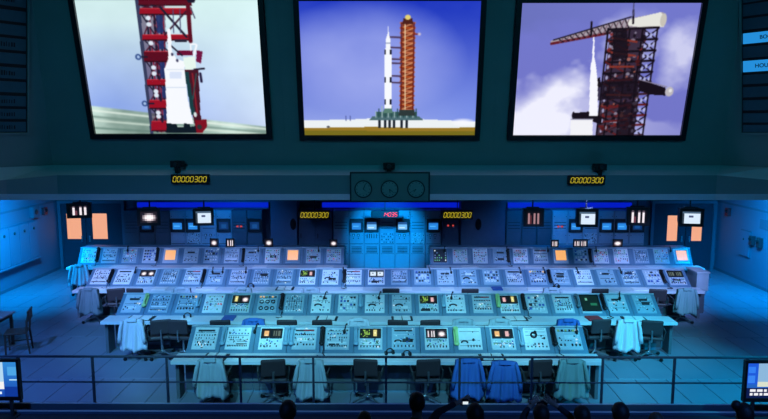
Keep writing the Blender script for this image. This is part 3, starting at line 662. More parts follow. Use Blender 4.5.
def rack(x0, x1, spec, label, group, seed, dark=False):
    g = random.Random(seed); A, B = px_x(x0, YR, 1.4), px_x(x1, YR, 1.4); wd = B - A
    t = thing('equipment_rack', label, 'rack', ((A + B) / 2, YR, 0), 0, group)
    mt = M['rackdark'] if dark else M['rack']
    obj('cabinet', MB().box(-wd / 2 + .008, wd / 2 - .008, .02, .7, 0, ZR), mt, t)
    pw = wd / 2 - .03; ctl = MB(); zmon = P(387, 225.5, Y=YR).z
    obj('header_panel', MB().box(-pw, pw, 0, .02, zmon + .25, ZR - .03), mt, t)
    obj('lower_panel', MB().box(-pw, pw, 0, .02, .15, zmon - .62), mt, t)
    mp = obj('middle_panel', MB().box(-pw, pw, -.004, .02, zmon - .60, zmon - .24), M['plate2'] if (not dark and 'w' in spec) else mt, t)
    if 'm' in spec or 'p' in spec or 'd' in spec:
        fr = obj('monitor', MB().box(-pw, -pw + .07, -.05, .02, zmon - .22, zmon + .22).box(pw - .07, pw, -.05, .02, zmon - .22, zmon + .22).box(-pw + .07, pw - .07, -.05, .02, zmon - .22, zmon - .13).box(-pw + .07, pw - .07, -.05, .02, zmon + .12, zmon + .22).box(-pw + .07, pw - .07, -.01, .02, zmon - .13, zmon + .12), M['dark'] if not dark else M['black'], t)
        screen_patch(2 * (pw - .07), .25, 'paleblue' if 'p' in spec else ('blue' if 'm' in spec else 'dim'), 0, fr, (0, -.02, zmon - .005))
    else:
        obj('blank_panel', MB().box(-pw, pw, 0, .02, zmon - .21, zmon + .21), mt, t)
        for k in range(3): ctl.box(-pw + .03, pw - .03, -.012, 0, zmon + .1 - k * .1, zmon + .115 - k * .1, 1)
    if not dark:
        for k in range(5): ctl.box(-pw + .05, pw - .05, -.012, 0, zmon - .72 - k * .05, zmon - .705 - k * .05, 1)
        ctl.box(-pw, pw, -.006, 0, zmon - .615, zmon - .60, 1)
        for q in (-1, 1):
            for k in range(3): ctl.cbox((q * (pw - .03), -.008, zmon + .3 - k * .62), (.02, .012, .02), 1)
    if 'k' in spec:
        for i in range(6):
            for j in range(4): ctl.tube([(-pw + .05 + i * (2 * pw - .1) / 5, 0, zmon - .28 - j * .09), (-pw + .05 + i * (2 * pw - .1) / 5, -.02, zmon - .28 - j * .09)], .018, 6, 1 if (i + j) % 3 else 2)
    if 'v' in spec:
        for i in range(5): ctl.box(-pw + .06 + i * .075, -pw + .085 + i * .075, -.02, 0, zmon - .42, zmon - .28, 1)
    if 'w' in spec:
        for k in range(60): xx = g.uniform(-pw + .03, pw - .03); zz = g.uniform(zmon - .6, zmon - .25); ctl.cbox((xx, -.01, zz), (.02, .02, .03), g.choice([0, 2, 1]))
    if 'r' in spec:
        for i in (-.06, .06): ctl.cbox((i, -.012, zmon - .03 if 'm' not in spec and 'd' not in spec else zmon - .3), (.06, .03, .05), 3)
    if 's' in spec:
        for i in (-.10, .06): ctl.cbox((i, -.01, zmon - .32), (.08, .02, .07), 1); ctl.cbox((i, -.02, zmon - .32), (.05, .02, .04), 2); ctl.cbox((i, -.01, zmon - .42), (.03, .02, .03), 1)
    if ctl.v: tag(obj('controls', ctl, [M['plate'], M['black'], M['white'], M['glowred']], t), kind='stuff')
    return t
specs_c = ['x', 'ms', 'pv', 'k', 'ps', 'xw', 'ms']
edges = [333, 349, 364, 379.5, 395, 410, 425.5, 441]
for i in range(7): rack(edges[i], edges[i + 1], specs_c[i], '%s rack from the left in the bright central bank' % ORD[i], 'central equipment racks', i)
eL = [124 + 15.4 * k for k in range(10)]
spL = ['x', 'd', 'x', 'm', 'mw', 's', 'd', 'r', 'd', 'x']
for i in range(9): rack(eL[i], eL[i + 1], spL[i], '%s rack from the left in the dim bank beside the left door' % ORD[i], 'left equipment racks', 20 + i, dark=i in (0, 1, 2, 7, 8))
eR = [506 + 15.4 * k for k in range(10)]
spR = ['x', 'x', 'x', 'r', 'm', 'xw', 'm', 'm', 'd']
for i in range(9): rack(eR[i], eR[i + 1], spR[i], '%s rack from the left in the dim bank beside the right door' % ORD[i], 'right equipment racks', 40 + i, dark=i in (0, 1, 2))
for x0, x1, lab in ((298, 333, 'dark tall cabinet under the left hanging yellow clock'), (441, 460, 'dark tall cabinet under the right hanging yellow clock')):
    A, B = px_x(x0, YR - .1, 1.4), px_x(x1, YR - .1, 1.4); t = thing('tall_cabinet', lab, 'cabinet', ((A + B) / 2, YR - .1, 0)); wd = B - A
    obj('body', MB().box(-wd / 2 + .03, wd / 2 - .03, .02, .8, 0, ZR), M['navy'], t)
    k = 2 if wd > .8 else 1
    for q in range(k):
        q0 = -wd / 2 + .03 + q * (wd - .04) / k; dr = obj('door', MB().box(q0, q0 + (wd - .04) / k - .02, -.005, .02, .1, ZR - .05), M['navy'], t)
        obj('handle', MB().box(q0 + .05, q0 + .08, -.03, -.005, 1.2, 1.35), M['dark'], dr)
    if x0 > 400: tag(obj('indicator_lights', MB().cbox((-.08, -.015, 1.62), (.05, .03, .05)).cbox((.08, -.015, 1.62), (.05, .03, .05)), M['glowred'], t), 'two red lamps')
for x0, x1, lab in ((270, 298, 'navy column with an oval speaker left of the central racks'), (460, 506, 'navy column with an oval speaker right of the central racks')):
    A, B = px_x(x0, YR - .35, 1.4), px_x(x1, YR - .35, 1.4); wd = B - A
    t = thing('column', lab, 'column', ((A + B) / 2, YR - .35, 0))
    obj('shaft', MB().box(-wd / 2 + .03, wd / 2 - .03, 0, .9, 0, ZS + .12), M['navy'], t)
    sx = (px_x(299 if x0 < 400 else 478.5, YR - .4, 1.6) - t.location.x); sx = max(-wd / 2 + .15, min(wd / 2 - .15, sx))
    zz = P(387, 224.5, Y=YR - .4).z
    o = MB().ell((sx, 0, zz), (.10, .05, .19), 16); sp = obj('speaker', o, M['ovalblack'], t, smooth=True)
# blue cove lighting above the racks
for x0, x1, lab in ((137, 268, 'blue light strip above the left racks'), (322, 462, 'blue light strip above the central racks'), (508, 632, 'blue light strip above the right racks')):
    A, B = px_x(x0, YR + .3, 2.3), px_x(x1, YR + .3, 2.3); z0, z1 = max(P(387, 208.8, Y=YR + .3).z, ZR + .06), P(387, 202.6, Y=YR + .3).z
    t = thing('light_strip', lab, 'light', ((A + B) / 2, YR + .3, z0), 0, 'blue light strips'); wd = B - A
    obj('diffuser', MB().box(-wd / 2, wd / 2, 0, .05, .0, z1 - z0), M['led'], t); obj('housing', MB().box(-wd / 2, wd / 2, .05, .10, -.05, z1 - z0 + .03), M['navy'], t)
    obj('bracket', MB().box(-wd / 2 + .1, -wd / 2 + .16, .04, .09, ZR - z0, -.05).box(wd / 2 - .16, wd / 2 - .1, .04, .09, ZR - z0, -.05), M['navy'], t)

# side wall fittings
def wall_Y(px, s): return P(px, 240, X=s * XW).y
ya, yb = wall_Y(-30, -1), wall_Y(35, -1); zt, zb = P(20, 224, X=-XW).z, P(32, 257.5, X=-XW).z
t = thing('wall_cabinet', 'pale row of flush cabinet doors on the left wall', 'cabinet', (-XW, (ya + yb) / 2, zb)); ln = yb - ya; n = 6
obj('body', MB().box(0, .10, -ln / 2, ln / 2, 0, zt - zb), M['wall'], t); obj('ledge', MB().box(0, .16, -ln / 2, ln / 2, -.05, 0), M['wall'], t)
for k in range(n):
    q0 = -ln / 2 + ln * k / n; d = obj('door', MB().box(.10, .125, q0 + .012, q0 + ln / n - .012, .02, zt - zb - .02), M['wall'], t)
    obj('knob', MB().ell((.14, q0 + ln / n * .5, (zt - zb) * .82), (.03, .04, .05), 8), M['dark'], d)
def wall_item(name, label, cat, s, px, py, wd, ht, dp, m, sub=None):
    p = P(px, py, X=s * XW); t = thing(name, label, cat, (s * XW, p.y, p.z - ht / 2)); o = MB()
    q = -s; o.box(min(0, q * dp), max(0, q * dp), -wd / 2, wd / 2, 0, ht); b = obj('housing', o, m, t, bevel=.01)
    if sub: obj(sub[0], MB().ell((q * dp, 0, ht * sub[2]), (sub[3], wd * .3, ht * .25), 10), sub[1], t)
    return t
wall_item('alarm_strobe', 'small red alarm strobe high on the left wall', 'alarm', -1, 43, 211, .20, .24, .10, M['red'], ('lens', M['black'], .6, .05))
wall_item('wall_speaker', 'grey box speaker beside the red strobe on the left wall', 'speaker', -1, 32, 212, .35, .36, .14, M['back'], ('grille', M['dark'], .5, .02))
wall_item('alarm_strobe', 'small red alarm strobe high on the right wall', 'alarm', 1, 729.5, 212, .20, .26, .10, M['red'], ('lens', M['black'], .6, .05))
wall_item('wall_telephone', 'dark wall telephone on the right wall, next to the service panel', 'telephone', 1, 754, 240.5, .17, .28, .12, M['dark'], ('handset', M['black'], .7, .06))
wall_item('wall_telephone', 'dark wall telephone on the right wall, farther from the service panel', 'telephone', 1, 761.5, 243, .17, .30, .12, M['dark'], ('handset', M['black'], .7, .06))
wall_item('notice_plate', 'grey notice plate high on the right wall', 'sign', 1, 766, 225, .55, .30, .03, M['back'])
ya, yb = wall_Y(751.5, 1), wall_Y(741, 1); z1, z0 = P(746, 230, X=XW).z, P(746, 257, X=XW).z
t = thing('electrical_panel', 'flush pale service panel on the right wall beside the telephones', 'panel', (XW, (ya + yb) / 2, z0))
obj('box', MB().box(-.03, 0, -(yb - ya) / 2, (yb - ya) / 2, 0, z1 - z0), M['back'], t); pd = obj('door', MB().box(-.05, -.03, -(yb - ya) / 2 + .03, (yb - ya) / 2 - .03, .03, z1 - z0 - .03), M['wall'], t)
obj('latch', MB().ell((-.06, .05, (z1 - z0) * .66), (.02, .03, .04), 8), M['dark'], pd)

# ------------------------------------------------------------------ consoles
CTL = [M['black'], M['white'], M['red'], M['green'], M['yellow'], M['bluep'], M['glowwhite'], M['glowamber'], M['glowgreen'], M['dark'], M['glowred']]
KEYMAT = dict(k=0, w=1, r=2, g=3, y=4, b=5, W=6, A=7, G=8, d=9, R=10)
def btn(mb, x, y, w_, h_, c, d=.012): mb.box(x - w_ / 2, x + w_ / 2, y - h_ / 2, y + h_ / 2, 0, d, KEYMAT[c])
def knob(mb, x, y, r, c, d=.02, n=8): mb.cylz((x, y, 0), r, d, n, KEYMAT[c])
def arc(mb, x, y, r, c, a0=.3, a1=2.84):
    mb.tube([(x + r * math.cos(a0 + (a1 - a0) * k / 6), y + r * .6 * math.sin(a0 + (a1 - a0) * k / 6), .025) for k in range(7)], r * .22, 5, KEYMAT[c])
    for s in (a0, a1): mb.ell((x + r * math.cos(s), y + r * .6 * math.sin(s), .02), (r * .32, r * .32, .02), 8, KEYMAT[c])
FEATURE = dict(S='dark strip above switches', R='rows of small switches', T='twin lit screens', X='red strip above switch rows', Q='dark strip and black dials', B='nearly blank panel', D='round black dial', Y='row of yellow lamps', K='sparse knobs', C='coloured lamps', O='glowing orange screen', G='grid of square buttons', L='vertical slide rows', A='black arched handle', M='dark green scope screen', N='six ringed dials', W='two bright white lamps', V='dark panel of lit keys')
def panel_controls(kind, w_, h_, g):
    m = MB(); x0 = -w_ / 2
    X = lambda u: x0 + w_ * u
    Yv = lambda v: h_ * v
    def rowof(v, n, c, bw=.05, bh=.05, u0=.1, u1=.9, p=1.0):
        for i in range(n):
            if g.random() <= p: btn(m, X(u0 + (u1 - u0) * i / max(1, n - 1)), Yv(v), w_ * bw, h_ * bh, g.choice(c))
    if kind == 'S':
        m.box(X(.14), X(.86), Yv(.80), Yv(.87), 0, .012, 9)
        for v in (.62, .48): rowof(v, 8, 'kdw', .035, .05)
        rowof(.30, 8, 'kkw', .05, .07); rowof(.18, 6, 'kd', .05, .07, .15, .8)
    elif kind == 'R':
        rowof(.86, 7, 'dw', .05, .04); rowof(.70, 7, 'db', .05, .05)
        for v in (.52, .42): rowof(v, 9, 'kdw', .04, .06, p=.8)
        m.box(X(.1), X(.9), Yv(.25), Yv(.33), 0, .006, 1); rowof(.14, 12, 'kd', .04, .06)
    elif kind in ('T', 'W'):
        for v in (.36, .24): rowof(v, 8, 'wwbG', .05, .05, p=.75)
        rowof(.12, 7, 'kkd', .05, .08, p=.8)
    elif kind == 'X':
        m.box(X(.10), X(.45), Yv(.82), Yv(.88), 0, .012, 9); m.box(X(.45), X(.9), Yv(.82), Yv(.88), 0, .012, 2)
        rowof(.66, 10, 'kd', .05, .05); rowof(.44, 8, 'kwG', .05, .06, p=.8); knob(m, X(.35), Yv(.44), .018, 'W'); rowof(.2, 7, 'kd', .06, .07, p=.85)
    elif kind == 'Q':
        m.box(X(.10), X(.88), Yv(.82), Yv(.88), 0, .012, 9); arc(m, X(.26), Yv(.32), w_ * .13, 'k')
        knob(m, X(.65), Yv(.48), w_ * .06, 'd'); knob(m, X(.85), Yv(.40), w_ * .06, 'k'); rowof(.14, 6, 'kd', .05, .09, p=.8)
    elif kind == 'B':
        arc(m, X(.26), Yv(.28), w_ * .13, 'k'); knob(m, X(.65), Yv(.42), w_ * .06, 'd'); rowof(.14, 5, 'kd', .05, .09, .4, .9)
    elif kind == 'D':
        m.ringz((X(.42), Yv(.64), 0), w_ * .08, w_ * .15, .03, 14, 0); knob(m, X(.5), Yv(.78), w_ * .07, 'k'); knob(m, X(.85), Yv(.5), .02, 'k'); rowof(.24, 6, 'kdw', .06, .08); rowof(.12, 6, 'kd', .05, .06)
    elif kind == 'Y':
        rowof(.86, 6, 'yyAk', .09, .09); rowof(.60, 6, 'wd', .06, .05, p=.7); rowof(.4, 8, 'wd', .04, .04); rowof(.2, 6, 'kd', .07, .10, p=.85)
    elif kind == 'K':
        btn(m, X(.5), Yv(.72), w_ * .5, h_ * .12, 'd', .004)
        for i in range(6): knob(m, X(g.uniform(.1, .9)), Yv(g.uniform(.12, .55)), w_ * .035, g.choice('kwd'))
        rowof(.15, 4, 'kd', .06, .05, p=.6)
    elif kind == 'C':
        for v in (.85, .72, .58, .45, .28, .15): rowof(v, 7, 'GwrwkgbRw', .06, .07, p=.6)
    elif kind == 'G':
        for v in (.82, .62, .42, .22): rowof(v, 5, 'wwdb', .11, .10, .15, .85)
    elif kind == 'L':
        for i in range(7): u = .12 + .76 * i / 6; m.box(X(u) - .004, X(u) + .004, Yv(.15), Yv(.88), 0, .006, 9); btn(m, X(u), Yv(g.uniform(.3, .8)), .02, .03, g.choice('wkd'), .02)
        rowof(.08, 6, 'w', .08, .05)
    elif kind == 'A':
        for v in (.80, .62): rowof(v, 6, 'kdw', .04, .05, p=.6)
        arc(m, X(.36), Yv(.34), w_ * .17, 'k'); rowof(.12, 7, 'kdw', .06, .07, p=.8); knob(m, X(.75), Yv(.76), .022, 'k')
    elif kind == 'N':
        rowof(.86, 6, 'ykyA', .08, .06)
        for u in (.2, .5, .8):
            for v in (.58, .22): m.ringz((X(u), Yv(v), 0), w_ * .075, w_ * .12, .015, 12, 0)
    elif kind == 'V':
        m.box(X(.02), X(.98), Yv(.03), Yv(.97), 0, .008, 9)
        for v in (.85, .7, .52, .35, .18):
            for i in range(6):
                if g.random() < .7: m.box(X(.1 + .15 * i), X(.17 + .15 * i), Yv(v - .04), Yv(v + .04), .008, .02, KEYMAT[g.choice('wGWdw')])
    dense = dict(B=4, M=0, O=0, V=0, K=10, N=6).get(kind, 22)
    hi = .55 if kind in 'TW' else .95
    if kind not in 'MOV':
        for q in range(3): v = g.uniform(.1, hi); btn(m, X(.5), Yv(v), w_ * .86, h_ * .014, g.choice('wdd'), .003)
        if g.random() < .6: v = g.uniform(.12, hi - .15); btn(m, X(g.uniform(.3, .7)), Yv(v), w_ * .45, h_ * .16, g.choice('wwd'), .004)
    for _ in range(dense): btn(m, X(g.uniform(.06, .94)), Yv(g.uniform(.06, hi)), w_ * g.choice((.03, .045, .07)), h_ * .045, g.choice('wwwwdkdbW' if kind != 'C' else 'wwGrywd'), .010)
    return m

console_units = {}
def console_row(rowname, px0, px1, n, y_desk, y_pb, y_pt, ztop_guess, top_depth, kinds, screens, group, seed, steep=None):
    g = random.Random(seed)
    ZD = .74
    yd = P(387, y_desk, z=ZD).y; ypb = P(387, y_pb, z=ZD + .02).y
    zt = ztop_guess; ypt = P(387, y_pt, z=zt).y
    ypt = max(ypt, ypb + .06)
    ym, zm = (ypb + ypt) / 2, (ZD + .02 + zt) / 2
    X0, X1 = px_x(px0, ym, zm), px_x(px1, ym, zm); bw = (X1 - X0) / n
    th = math.atan2(zt - ZD - .02, ypt - ypb); SL = math.hypot(zt - ZD - .02, ypt - ypb)
    prof = [(ypb - yd - .06, .0), (ypb - yd - .06, .70), (ypb - yd - .02, ZD + .004), (ypb - yd, ZD + .02), (ypt - yd, zt), (ypt - yd + top_depth, zt - .01), (ypt - yd + top_depth + .18, zt - .30), (ypt - yd + top_depth + .18, 0.0)]
    body = MB().prism_x(prof, -bw / 2 + .004, bw / 2 - .004).mesh('cabinet', M['console'])
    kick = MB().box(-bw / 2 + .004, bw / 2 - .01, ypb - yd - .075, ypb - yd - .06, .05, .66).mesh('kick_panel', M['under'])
    pw, ph = bw * .70, SL * .88
    plate = MB().frustum([(-pw/2-.008, -.008, 0), (pw/2+.008, -.008, 0), (pw/2+.008, ph+.008, 0), (-pw/2-.008, ph+.008, 0)], [(-pw/2, 0, .012), (pw/2, 0, .012), (pw/2, ph, .012), (-pw/2, ph, .012)])
    plms = [plate.mesh('instrument_panel', M[q]) for q in ('plate', 'plate2', 'plate3')]
    trim = MB().box(-bw / 2 + .004, bw / 2 - .004, -.012, .012, -.004, .014).mesh('top_edge', M['plate2'])
    si = 0
    for i in range(n):
        k = kinds[i]
        lab = 'console bay with %s, %s from left in %s' % (FEATURE[k], ORD[i], rowname)
        t = thing('console_bay', lab, 'console', (X0 + bw * (i + .5), yd, 0), 0, group)
        link('cabinet', body, t); link('kick_panel', kick, t); link('top_edge', trim, t, (0, ypt - yd, zt), (th, 0, 0))
        off = SL * .06
        o = Vector((0, ypb - yd + math.cos(th) * off, ZD + .02 + math.sin(th) * off))
        pl = link('instrument_panel', plms[g.choice((1, 2, 2)) if k in 'GKLV' else g.choice((0, 0, 1, 1, 2))], t, o, (th, 0, 0))
        m = panel_controls(k, pw, ph, g)
        if m.v: tag(obj('controls', m, CTL, pl, (0, 0, .012)), kind='stuff')
        R90 = (-math.pi / 2, 0, 0)
        if k in 'TWM O'.replace(' ', ''):
            kk = screens[si % len(screens)]; si += 1
            if k == 'M': spec_ = [(0, ph * .52, pw * .92, ph * .84, kk[0])]
            elif k == 'O': spec_ = [(0, ph * .52, pw * .74, ph * .70, None)]
            else: spec_ = [(-pw * .225, ph * .70, pw * .40, ph * .36, kk[0]), (pw * .225, ph * .70, pw * .40, ph * .36, kk[1])]
            for (sx, sy, sw, sh, sk) in spec_:
                e = .014
                fr = MB().box(-sw/2-e, -sw/2, -sh/2-e, sh/2+e, 0, .03).box(sw/2, sw/2+e, -sh/2-e, sh/2+e, 0, .03).box(-sw/2, sw/2, -sh/2-e, -sh/2, 0, .03).box(-sw/2, sw/2, sh/2, sh/2+e, 0, .03).box(-sw/2, sw/2, -sh/2, sh/2, 0, .006)
                f = obj('screen_frame', fr, M['plate2'] if k == 'O' else M['black'], t, Vector(o) + Matrix.Rotation(th, 3, 'X') @ Vector((sx, sy, .012)), (th, 0, 0))
                if k == 'O': obj('screen', MB().box(-sw/2, sw/2, -sh/2, sh/2, .006, .016), M['orange'], f)
                else: screen_patch(sw, sh, sk, si, f, (0, 0, .012), R90)
    # worktop with end panels
    L = X1 - X0
    wt = thing('worktop', 'long pale worktop running along the %s consoles' % rowname, 'worktop', ((X0 + X1) / 2, yd, 0), 0, 'console worktops')
    obj('top', MB().box(-L / 2 - .12, L / 2 + .12, 0, ypb - yd - .065, ZD - .035, ZD), M['desk'], wt, bevel=.006)
    obj('edge_band', MB().box(-L / 2 - .12, L / 2 + .12, -.012, 0, ZD - .06, ZD - .002), M['desk'], wt)
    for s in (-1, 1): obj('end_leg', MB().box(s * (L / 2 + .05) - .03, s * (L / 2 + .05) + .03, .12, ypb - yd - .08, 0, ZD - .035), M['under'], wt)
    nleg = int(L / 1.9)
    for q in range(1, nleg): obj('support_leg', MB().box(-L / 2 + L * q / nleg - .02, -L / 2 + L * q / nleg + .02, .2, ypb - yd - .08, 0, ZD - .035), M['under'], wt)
    return dict(X0=X0, X1=X1, bw=bw, yd=yd, ypb=ypb, ypt=ypt, zt=zt, th=th, SL=SL, ZD=ZD, td=top_depth)

TW4 = [('amber', 'darklines'), ('green', 'yellow'), ('rocket', 'glow'), ('amber', 'pink')]
TW3 = [('yellow', 'glow'), ('green', 'pink'), ('pink', 'yellow'), ('greendark', 'greendark')]
R1 = console_row('front row', 189, 585.5, 12, 361.5, 351, 326.5, 1.09, .05, 'SRTXRTQTBTDY', TW4, 'console bays, front row', 1)
R2 = console_row('second row', 120, 657.5, 20, 322, 314, 293.8, 1.09, .05, 'KRYCTNLAGAATAXTGSMKK', TW3, 'console bays, second row', 2)
R3 = console_row('third row', 89.5, 687.5, 26, 291, 285.5, 269, 1.09, .05, 'RSWLXKRLRTAXWRGKAGSYKRKRGW', [('glow', 'glow'), ('green', 'pink'), ('white', 'white'), ('darklines', 'darklines')], 'console bays, third row', 3)
R4 = console_row('rear row left block', 79, 344, 13, 268, 264, 247.8, 1.20, .5, 'CRCGOKGRKCOCC', [None], 'console bays, rear row left block', 4)
R5 = console_row('rear row right block', 430, 691.5, 13, 268, 264, 247.8, 1.20, .5, 'VCCKCXOGCCLCO', [None], 'console bays, rear row right block', 5)
def row_pt(Rw, px, v, off=.0):
    """point on the sloping panel face, v along the slope (0 desk, 1 top)"""
    y = Rw['ypb'] + (Rw['ypt'] - Rw['ypb']) * v; z = Rw['ZD'] + .02 + (Rw['zt'] - Rw['ZD'] - .02) * v
    n = Vector((0, -math.sin(Rw['th']), math.cos(Rw['th'])))
    return Vector((px_x(px, y, z), y, z)) + n * off
def desk_pt(Rw, px, v):
    y = Rw['yd'] + (Rw['ypb'] - Rw['yd'] - .07) * v; return Vector((px_x(px, y, Rw['ZD']), y, Rw['ZD']))

# end pedestal at the right end of the third row
p0 = Vector((R3['X1'] + .145, R3['yd'] + .50, 0))
t = thing('end_pedestal', 'pale end cabinet closing the right end of the third console row', 'cabinet', p0)
obj('body', MB().box(0, .30, 0, .55, 0.62, 1.08), M['plate2'], t); obj('top', MB().box(-.02, .32, -.03, .58, 1.08, 1.12), M['desk'], t, bevel=.006)
obj('door', MB().box(.03, .27, -.015, 0, .66, 1.05), M['plate2'], t); obj('plinth', MB().box(.03, .27, .10, .5, 0, .62), M['under'], t)

# telephone handsets in cradles
def handset(label, Rw, px, mkey, v=.5, size=1.0, cord=True):
    o = row_pt(Rw, px, v); t = thing('telephone_handset', label, 'telephone', o); th = Rw['th']; q = Rw['SL'] * .38 * size
    m = M[mkey]
    obj('cradle', MB().box(-.045, .045, -q * .8, q * .8, .0, .035), m, t, rot=(th, 0, 0), bevel=.006)
    h = MB().tube([(0, -q * .8, .06), (0, -q * .4, .085), (0, q * .4, .085), (0, q * .8, .06)], [.03, .022, .022, .03], 8).ell((0, -q * .85, .055), (.052, .045, .03), 10).ell((0, q * .85, .055), (.052, .045, .03), 10)
    obj('receiver', h, m, t, rot=(th, 0, 0), smooth=True)
    if cord:
        dz = Rw['ZD'] + .006 - o.z; dy = Rw['ypb'] - o.y - .12
        pts = [(.02, -math.cos(th) * q * .8, -math.sin(th) * q * .8 + .05), (.05, dy * .8, dz * .7 + .03), (.03, dy, dz + .012), (.08, dy - .1, dz + .008), (.02, dy - .16, dz + .008), (-.06, dy - .1, dz + .008)]
        obj('cord', MB().tube(pts, .008, 6), M['black'], t)
for px, k, v in ((98, 'black', .55), (157.5, 'black', .55), (243.5, 'black', .5)): handset('black telephone handset %s, rear row left block' % ('nearest the left end' if px < 100 else ('beside the left orange screen' if px < 200 else 'between the two orange screens')), R4, px, k, v, 1.1)
for px, k, v in ((508, 'black', .5), (590, 'black', .5)): handset('black telephone handset %s of the third orange screen on the rear console row' % ('left' if px < 550 else 'right'), R5, px, k, v, 1.1)
for i, (px, k) in enumerate(((111, 'black'), (203.5, 'black'), (344.5, 'black'), (549.5, 'black'), (662.5, 'black'))): handset('%s black telephone handset from the left on the third console row' % ORD[i], R3, px, k, .5, 1.0)
for i, (px, k) in enumerate(((282, 'black'), (523.5, 'black'), (603, 'black'))): handset('%s black telephone handset from the left on the second console row' % ORD[i], R2, px, k, .55)
for i, (px, k, lab) in enumerate(((146, 'palegreen', 'pale green telephone handset near the left end of the second console row'), (361, 'paleblue', 'pale blue telephone handset at the middle of the second console row'), (443.5, 'paleblue', 'pale blue telephone handset right of centre on the second console row'), (498, 'palegreen', 'pale green telephone handset right of centre on the second console row'), (199, 'paleblue', 'pale blue telephone handset left of centre on the second console row'), (577, 'coatdark', 'dark grey telephone handset beside the green scope on the second console row'))): handset(lab, R2, px, k, .6, .8, False)
for i, (px, k, lab) in enumerate(((322.5, 'black', 'black telephone handset left of centre on the front console row'), (553.5, 'black', 'black telephone handset near the right end of the front console row'), (224, 'paleblue', 'leftmost pale blue telephone handset on the front console row'), (287, 'paleblue', 'left one of a pale blue pair of handsets on the front console row'), (292.5, 'paleblue', 'right one of a pale blue pair of handsets on the front console row'), (356.5, 'paleblue', 'pale blue telephone handset near the centre of the front console row'), (456, 'palegreen', 'pale green telephone handset on the front console row'), (521, 'paleblue', 'rightmost pale blue telephone handset on the front console row'))): handset(lab, R1, px, k, .55, .95, k == 'black')

# microphones: short black gooseneck at the console tops
def gooseneck(label, Rw, px, lean, v=1.0):
    o = row_pt(Rw, px, v); t = thing('gooseneck_microphone', label, 'microphone', o, 0, 'gooseneck microphones on the consoles')
    obj('neck', MB().tube([(0, .03, 0), (0, .02, .05), (lean * .4, -.03, .05), (lean, -.12, -.05)], .012, 6), M['black'], t)
    obj('head', MB().ell((lean, -.13, -.06), (.03, .035, .05), 8), M['black'], t, smooth=True); obj('base', MB().cylz((0, .03, -.01), .035, .02, 10), M['black'], t)
for i, px in enumerate((128, 258, 318)): gooseneck('%s gooseneck microphone from the left on the rear row, left block' % ORD[i], R4, px, .03)
for i, px in enumerate((445, 507, 548, 596, 670)): gooseneck('%s gooseneck microphone from the left on the rear row, right block' % ORD[i], R5, px, -.03)
for i, px in enumerate((136, 213, 223, 246, 343, 429, 450, 519, 543, 576, 619)): gooseneck('%s gooseneck microphone from the left on the third console row' % ORD[i], R3, px, .02)
for i, px in enumerate((327, 381, 453, 620)): gooseneck('%s gooseneck microphone from the left on the second console row' % ORD[i], R2, px, -.05)
for i, px in enumerate((258, 347, 577)): gooseneck('%s gooseneck microphone from the left on the front console row' % ORD[i], R1, px, -.04)

# small monitors standing on the rear row
def small_monitor(label, Rw, px0, px1, py, kind, double=False):
    y = Rw['ypt'] + .08; z = Rw['zt']; xa, xb = px_x(px0, y, z + .1), px_x(px1, y, z + .1); wd = xb - xa; ht = max(.2, P(387, py - 5.5, Y=y).z - z)
    t = thing('desktop_monitor', label, 'monitor', ((xa + xb) / 2, y, z), 0, 'small monitors on the rear consoles')
    e = .02
    obj('housing', MB().frustum([(-wd/2, 0, .015), (wd/2, 0, .015), (wd/2, 0, ht), (-wd/2, 0, ht)], [(-wd*.38, .22, .03), (wd*.38, .22, .03), (wd*.38, .22, ht*.85), (-wd*.38, .22, ht*.85)]), M['plate2'], t)
    obj('bezel', MB().box(-wd/2, -wd/2+e, -.02, 0, .015, ht).box(wd/2-e, wd/2, -.02, 0, .015, ht).box(-wd/2+e, wd/2-e, -.02, 0, .015, .04).box(-wd/2+e, wd/2-e, -.02, 0, ht-.03, ht), M['black'], t)
    if double:
        for s in (-1, 1): screen_patch(wd * .42, ht - .09, kind, 0, t, (s * wd * .23, -.006, ht / 2 + .005))
    else: screen_patch(wd - 2 * e, ht - .07, kind, 0, t, (0, -.006, ht / 2 + .005))
    obj('foot', MB().box(-wd * .3, wd * .3, .02, .18, 0, .015), M['black'], t)
small_monitor('small white-lit monitor, leftmost on the rear console row', R4, 210, 218, 244, 'glow')
small_monitor('small lit monitor, second from the left on the rear console row', R4, 226, 234.5, 244, 'rocket')
small_monitor('small dim lit monitor above the middle of the left rear block', R4, 264.5, 273, 244, 'glow')
small_monitor('small monitor near the right end of the left rear block', R4, 329.5, 337.5, 245, 'glow')
small_monitor('small monitor above the third orange screen', R5, 551, 558.5, 245, 'rocket')
small_monitor('small wide twin monitor right of the third orange screen', R5, 573, 587.5, 244.5, 'rocket', True)
small_monitor('small monitor, rightmost on the rear console row', R5, 612.5, 622.5, 244.5, 'glow')

